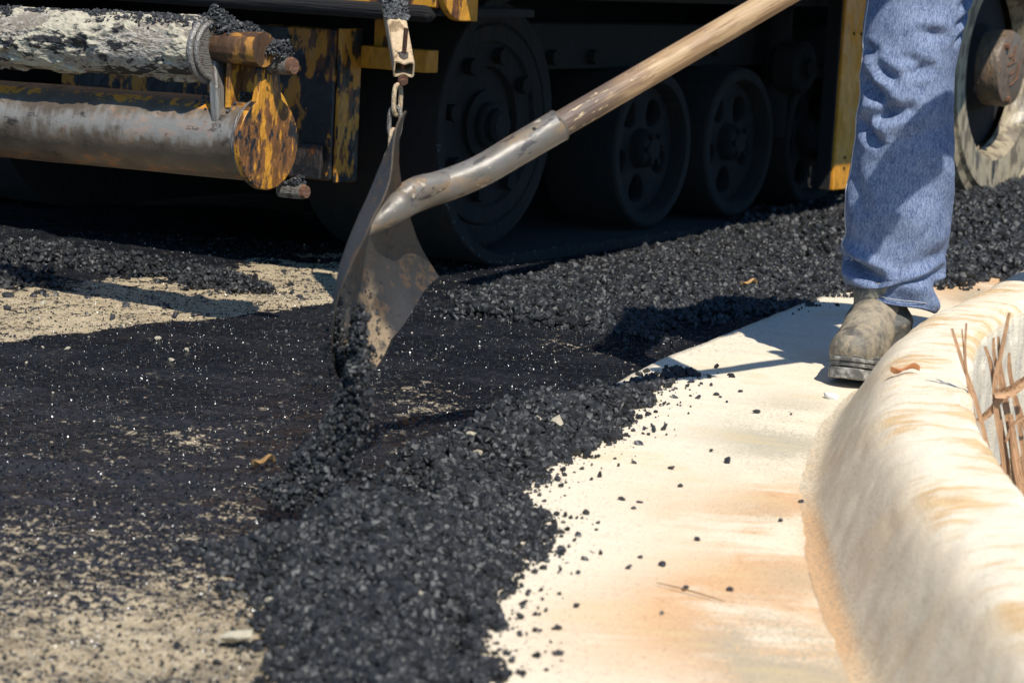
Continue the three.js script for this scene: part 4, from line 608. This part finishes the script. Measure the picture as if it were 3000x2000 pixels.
  const vampF = capsules([[0.0, 0.10, 0, 0.05, 0.085, 0.07, 0, 0.045], [0.085, 0.068, 0, 0.045, 0.162, 0.05, 0.003, 0.034], [0.12, 0.046, 0.020, 0.030, 0.172, 0.044, 0.014, 0.029], [0.12, 0.046, -0.020, 0.030, 0.170, 0.044, -0.013, 0.029], [-0.055, 0.07, 0, 0.043, 0.0, 0.075, 0, 0.048]], 0.03);
  const upper = mc((x, y, z) => Math.max(vampF(x, y - spring(x), z), 0.03 + spring(x) - y, Math.min(0.02, 0.0016 * Math.sin(x * 120) * smooth(0.02, 0.08, x) * smooth(0.13, 0.1, x)) + (y - 0.135 - 0.25 * x)), [0.05, 0.09, 0], 0.18, 96);
  const shaft = mc((x, y, z) => { if (y > 0.165) return 0.01 + y - 0.165; const w2 = 0.0025 * Math.sin(y * 95 + Math.atan2(z, x) * 1.5); return Math.hypot((x + 0.004) * 0.92, z * 1.02) - (0.051 + w2 + 0.02 * smooth(0.12, 0.09, y)); }, [0, 0.17, 0], 0.12, 60);
  const outline = (k) => { const s = new THREE.Shape(), P2 = [[-0.105, 0], [-0.098, 0.028], [-0.07, 0.041], [-0.02, 0.04], [0.05, 0.045], [0.11, 0.055], [0.16, 0.05], [0.195, 0.032], [0.207, 0.004], [0.196, -0.028], [0.16, -0.046], [0.11, -0.05], [0.05, -0.042], [-0.02, -0.038], [-0.07, -0.04], [-0.098, -0.028]].map(([x, z]) => new THREE.Vector2(0.05 + (x - 0.05) * k, z * k)); s.setFromPoints(new THREE.SplineCurve([...P2, P2[0]]).getPoints(120)); return s; };
  const slab = (k, y, h) => { const g = new THREE.ExtrudeGeometry(outline(k), { depth: h, bevelEnabled: true, bevelSize: 0.002, bevelThickness: 0.002, bevelSegments: 2 }); g.rotateX(-Math.PI / 2); g.translate(0, y, 0); const p = g.attributes.position; for (let i = 0; i < p.count; i++) p.setY(i, p.getY(i) + spring(p.getX(i))); g.computeVertexNormals(); return triUV(g, 6); };
  const mkBoot = (x, y, z, ry) => { const b = new THREE.Group(); b.name = 'boot'; person.add(b); b.position.set(x - PO.x, y, z - PO.z); b.rotation.y = ry; b.scale.set(1.12, 1.14, 1.0);
    part('upper', triUV(upper, 4), upperM, b, 'dust-covered leather toe and vamp'); part('shaft', triUV(shaft, 4), shaftM, b);
    const so = part('sole', slab(1.03, 0.0, 0.015), soleM, b); part('welt', slab(1.0, 0.0215, 0.004), soleM, so); part('welt', slab(1.02, 0.030, 0.003), soleM, so); part('welt', slab(0.99, 0.037, 0.003), soleM, so); return b; };
  mkBoot(0.735, 0.018, -4.805, Math.atan2(-0.93, -0.37)); mkBoot(1.43, -0.13, -5.1, Math.atan2(-0.6, -0.8));
}
console.log('person ready');

// ------------------------------------------------------------------ small loose things
const crumbMat = std({ color: rgb(0.022, 0.022, 0.024), roughness: 0.5 }), paleMat = std({ ...bake(128, 128, (u, v) => { const a = S(TA, u, v), b = S(TD, u, v); return { c: mix3([0.42, 0.35, 0.23], [0.62, 0.55, 0.41], a * 0.6 + b * 0.4), r: 0.95, h: b }; }, { rough: false }), roughness: 0.95, bumpScale: 0.001 });
const lumps = Array.from({ length: 6 }, (_, k) => { const r = rng(300 + k), pts = []; for (let i = 0; i < 26; i++) { const v = V(r() - 0.5, r() - 0.5, r() - 0.5).normalize().multiplyScalar(0.62 + r() * 0.5); v.y *= 0.62; v.x *= 0.8 + 0.4 * (k % 3) / 2; pts.push(v); } return triUV(toCreasedNormals(new ConvexGeometry(pts), 0.35), 1); });
const KX = (z) => { let lo = 0, hi = 1; for (let i = 0; i < 30; i++) { const m = (lo + hi) / 2; if (KERB.getPointAt(m).z > z) lo = m; else hi = m; } return KERB.getPointAt(lo).x; };
const groundY = (x, z) => Math.max(x > KX(z) - GW - 0.02 ? 0.0135 : (S(TA, x * 1.9, z * 1.9) - 0.5) * 0.006 + (S(TB, x * 0.6, z * 0.6) - 0.5) * 0.006 - 0.002, mixHeight(x, z));
{
  const r = rng(404), put = (name, geo, mat, x, z, s, label, cat, group, lift = 0.32) => { const m = new THREE.Mesh(geo, mat); m.name = numbered(name); m.castShadow = m.receiveShadow = true; scene.add(m); m.position.set(x, groundY(x, z) + s * lift, z); m.scale.set(s * (0.85 + r() * 0.4), s * (0.8 + r() * 0.3), s * (0.85 + r() * 0.4)); m.rotation.set(r() * 0.6, r() * 6.28, r() * 0.6); tag(m, label, cat, group ? { group } : {}); return m; };
  const GUT = [[0.433, -4.669], [0.367, -4.606], [0.349, -4.567], [0.367, -4.553], [0.308, -4.467], [0.307, -4.389], [0.437, -4.492], [0.387, -4.444], [0.394, -4.423], [0.402, -4.373], [0.338, -4.416], [0.350, -4.398], [0.511, -4.284], [0.271, -4.027], [0.220, -3.926], [0.168, -3.912], [0.183, -4.072], [0.225, -4.138], [0.209, -4.157], [0.448, -4.286], [0.339, -3.913], [0.359, -3.827], [0.206, -3.782], [0.263, -3.750], [0.270, -3.622], [0.175, -3.507], [0.202, -3.494], [0.191, -3.451], [0.449, -3.553], [0.403, -3.419], [0.273, -3.280], [0.113, -3.133], [0.216, -3.123], [0.188, -3.158], [0.102, -3.060], [0.297, -3.012], [0.202, -2.881], [0.082, -3.175], [0.061, -3.187], [0.046, -3.231], [0.083, -3.251], [0.106, -3.266], [0.062, -3.272], [0.238, -3.001], [0.170, -3.102]];
  GUT.forEach(([x, z], i) => put('asphalt_crumb', lumps[i % 6], crumbMat, x, z, 0.0035 + r() * r() * 0.006 + (i % 7 === 0 ? 0.002 : 0), 'small black asphalt crumb lying loose on the pale gutter', 'asphalt crumb', 'black crumbs scattered over the gutter'));
  const LFT = [[-1.122, -5.284], [-1.090, -5.122], [-1.075, -5.322], [-1.049, -5.337], [-1.030, -5.358], [-0.951, -5.318], [-0.915, -5.331], [-0.853, -5.234], [-0.770, -5.259], [-0.851, -5.049], [-0.816, -4.955], [-0.915, -5.103], [-1.034, -5.124], [-0.730, -5.139], [-0.693, -5.171], [-0.684, -5.179], [-0.665, -5.181], [-0.500, -5.537], [-0.489, -5.491]];
  LFT.forEach(([x, z], i) => put('asphalt_crumb', lumps[(i + 2) % 6], crumbMat, x, z, 0.005 + r() * 0.006 + (i === 0 ? 0.006 : 0), 'small black asphalt crumb lying on the bare tan road', 'asphalt crumb', 'black crumbs scattered over the tan road'));
  [[-1.030, -5.206, 0.011, 'pale pebble among black crumbs on the bare tan road, near the picture edge'], [-0.995, -4.998, 0.007, 'small pale pebble on the tan road close to the tack coat edge'], [-0.720, -4.828, 0.008, 'pale pebble on the black tack coat nearest the tan strip'], [-0.869, -4.647, 0.007, 'pale flat pebble on the black tack coat at far left'], [-0.644, -4.715, 0.006, 'tiny pale pebble on the black tack coat, farther from the camera'], [-0.656, -4.585, 0.006, 'tiny pale pebble on the black tack coat, nearer the camera']].forEach(([x, z, s, l], i) => put('pebble', lumps[i % 6], paleMat, x, z, s, l, 'pebble'));
  [[0.051, -3.961, 0.021, 'largest cream concrete chunk at the edge of the asphalt ridge'], [0.076, -3.925, 0.016, 'cream concrete chunk beside the largest one on the ridge edge'], [0.245, -4.522, 0.013, 'cream concrete chunk in the far end of the asphalt ridge'], [0.199, -4.355, 0.012, 'small cream concrete chunk at the right edge of the asphalt ridge'], [-0.051, -3.717, 0.010, 'pale chip on the black heap, upper of the pair'], [-0.045, -3.665, 0.011, 'pale chip on the black heap, lower of the pair'], [-0.1, -2.79, 0.013, 'lone pale stone on the black mix in the foreground'], [0.1, -3.90, 0.009, 'small cream crumb of concrete right of the chunk pair'], [-0.275, -2.87, 0.011, 'pale stone at the near left foot of the black heap'], [-0.30, -2.70, 0.02, 'flat pale stone lying in the speckled foreground on the left']].forEach(([x, z, s, l], i) => put('concrete_chunk', lumps[(i + 1) % 6], paleMat, x, z, s, l, 'concrete chunk', null, 0.55));
  // white chip by the boot, dry leaves, twig
  const leaf = (name, x, z, y, len, w, rot, col, label) => { const g = gridGeo(14, 8, (u, v) => { const a = u * 2 - 1, hw = w * Math.sqrt(Math.max(0, 1 - a * a)) * (1 - 0.3 * a), q = (v * 2 - 1); return [a * len, 0.004 + 0.006 * q * q + 0.005 * Math.sin(a * 3) + 0.002 * Math.sin(u * 9 + v * 7), q * hw]; }); const m = new THREE.Mesh(g, std({ color: rgb(...col), roughness: 0.85, side: THREE.DoubleSide })); m.name = numbered(name); m.position.set(x, y, z); m.rotation.y = rot; m.castShadow = m.receiveShadow = true; scene.add(m); tag(m, label, 'leaf'); };
  leaf('dry_leaf', 0.566, -5.785, 0.05, 0.022, 0.01, 0.3, [0.42, 0.24, 0.09], 'curled tan dry leaf on the asphalt behind the worker\'s shadow');
  leaf('dry_leaf', -0.376, -3.662, 0.004, 0.019, 0.009, 0.4, [0.26, 0.145, 0.05], 'orange-brown dry leaf left of the falling asphalt');
  leaf('dry_leaf', 0.644, -3.883, 0.166, 0.025, 0.006, 0.15, [0.42, 0.17, 0.06], 'thin rust-brown leaf scrap lying on the kerb top');
  put('concrete_chip', lumps[3], std({ color: rgb(0.55, 0.54, 0.5), roughness: 0.9 }), 0.605, -4.467, 0.014, 'pale grey concrete chip in the gutter just in front of the boot', 'concrete chip');
  const tw = new THREE.Mesh(sweep([V(0.202, 0.0175, -3.015), V(0.235, 0.019, -2.985), V(0.262, 0.018, -2.962), V(0.284, 0.0175, -2.941)], [0.0006, 0.0011, 0.001, 0.0007], 24, 8), std({ color: rgb(0.22, 0.12, 0.05), roughness: 0.9 })); tw.name = 'twig'; tw.castShadow = true; scene.add(tw); tag(tw, 'thin brown twig lying in the gutter near the camera', 'twig');
}
{ // dead stalks sticking up behind the kerb
  const straw = std({ ...bake(64, 512, (u, v) => { const g = S(TC, u * 2, v * 0.4), b = S(TA, u, v * 2); return { c: mix3(mix3([0.42, 0.215, 0.10], [0.60, 0.36, 0.19], g), [0.17, 0.085, 0.045], smooth(0.66, 0.85, b)), r: 0.7, h: g }; }, { rough: false }), roughness: 0.72, bumpScale: 0.0006 });
  const blade = (pts, w, fold = 0.35) => { const c = new THREE.CatmullRomCurve3(pts.map((p) => V(...p))), n = 26; const mk = (t) => gridGeo(6, n, (u, v) => { const p = c.getPoint(v), d = c.getTangent(v), side = d.clone().cross(V(0.1, 0.1, 1)).normalize(), nr = side.clone().cross(d).normalize(), q = u * 2 - 1, ww = w * (0.55 + 0.45 * Math.sin(Math.PI * Math.min(1, v * 0.85 + 0.15))); p.addScaledVector(side, q * ww).addScaledVector(nr, Math.abs(q) * ww * fold + t); return [p.x, p.y, p.z]; }); return mergeGeometries([mk(0), mk(0.0009)]); };
  const clump = (label, x, z, list) => { const o = thing('dead_stalk_clump', label, 'dead plant'); o.position.set(x, -0.15, z); for (const [pts, w, f] of list) part('stalk', blade(pts.map(([a, b, c]) => [a - x, b + 0.15, c - z]), w, f), straw, o); };
  clump('tall bundle of dry orange-brown stalks standing behind the kerb', 0.80, -3.78, [
    [[[0.812, -0.13, -3.76], [0.79, 0.05, -3.755], [0.765, 0.17, -3.75], [0.772, 0.24, -3.75], [0.778, 0.292, -3.75]], 0.0042],
    [[[0.825, -0.14, -3.79], [0.80, 0.04, -3.77], [0.772, 0.15, -3.765], [0.757, 0.21, -3.76], [0.745, 0.236, -3.755]], 0.004],
    [[[0.83, -0.14, -3.77], [0.805, 0.06, -3.765], [0.78, 0.16, -3.76], [0.762, 0.22, -3.758], [0.758, 0.25, -3.758]], 0.0034],
    [[[0.835, -0.14, -3.78], [0.812, 0.05, -3.77], [0.785, 0.16, -3.762], [0.772, 0.21, -3.76], [0.766, 0.252, -3.76]], 0.0036],
    [[[0.85, -0.14, -3.8], [0.835, 0.02, -3.79], [0.815, 0.11, -3.78], [0.79, 0.20, -3.77], [0.787, 0.225, -3.77]], 0.004],
    [[[0.86, -0.14, -3.80], [0.845, 0.02, -3.79], [0.83, 0.09, -3.785], [0.805, 0.155, -3.775]], 0.0042],
    [[[0.765, 0.163, -3.745], [0.785, 0.168, -3.74], [0.805, 0.185, -3.735], [0.83, 0.205, -3.73]], 0.009, 0.5],
    [[[0.84, -0.12, -3.75], [0.825, 0.0, -3.75], [0.805, 0.08, -3.75], [0.795, 0.13, -3.752]], 0.005],
    [[[0.79, 0.085, -3.752], [0.80, 0.115, -3.75], [0.83, 0.135, -3.748], [0.86, 0.15, -3.745]], 0.0028]]);
  clump('slim dry stalks leaning over the kerb edge beside the tall bundle', 0.77, -3.74, [
    [[[0.792, -0.10, -3.72], [0.765, 0.05, -3.73], [0.735, 0.15, -3.74], [0.71, 0.21, -3.745], [0.69, 0.262, -3.75]], 0.0036],
    [[[0.785, -0.10, -3.73], [0.757, 0.04, -3.735], [0.728, 0.15, -3.74], [0.714, 0.215, -3.745], [0.712, 0.272, -3.75]], 0.0026],
    [[[0.775, 0.0, -3.73], [0.75, 0.08, -3.735], [0.73, 0.14, -3.74], [0.718, 0.19, -3.745], [0.706, 0.262, -3.75]], 0.0018],
    [[[0.745, 0.115, -3.76], [0.76, 0.13, -3.755], [0.775, 0.155, -3.75], [0.78, 0.165, -3.75]], 0.006, 0.4],
    [[[0.745, 0.03, -3.78], [0.752, 0.06, -3.775], [0.745, 0.09, -3.77], [0.74, 0.10, -3.765]], 0.007, 0.6]]);
}
console.log('details ready');
renderer.render(scene, camera);
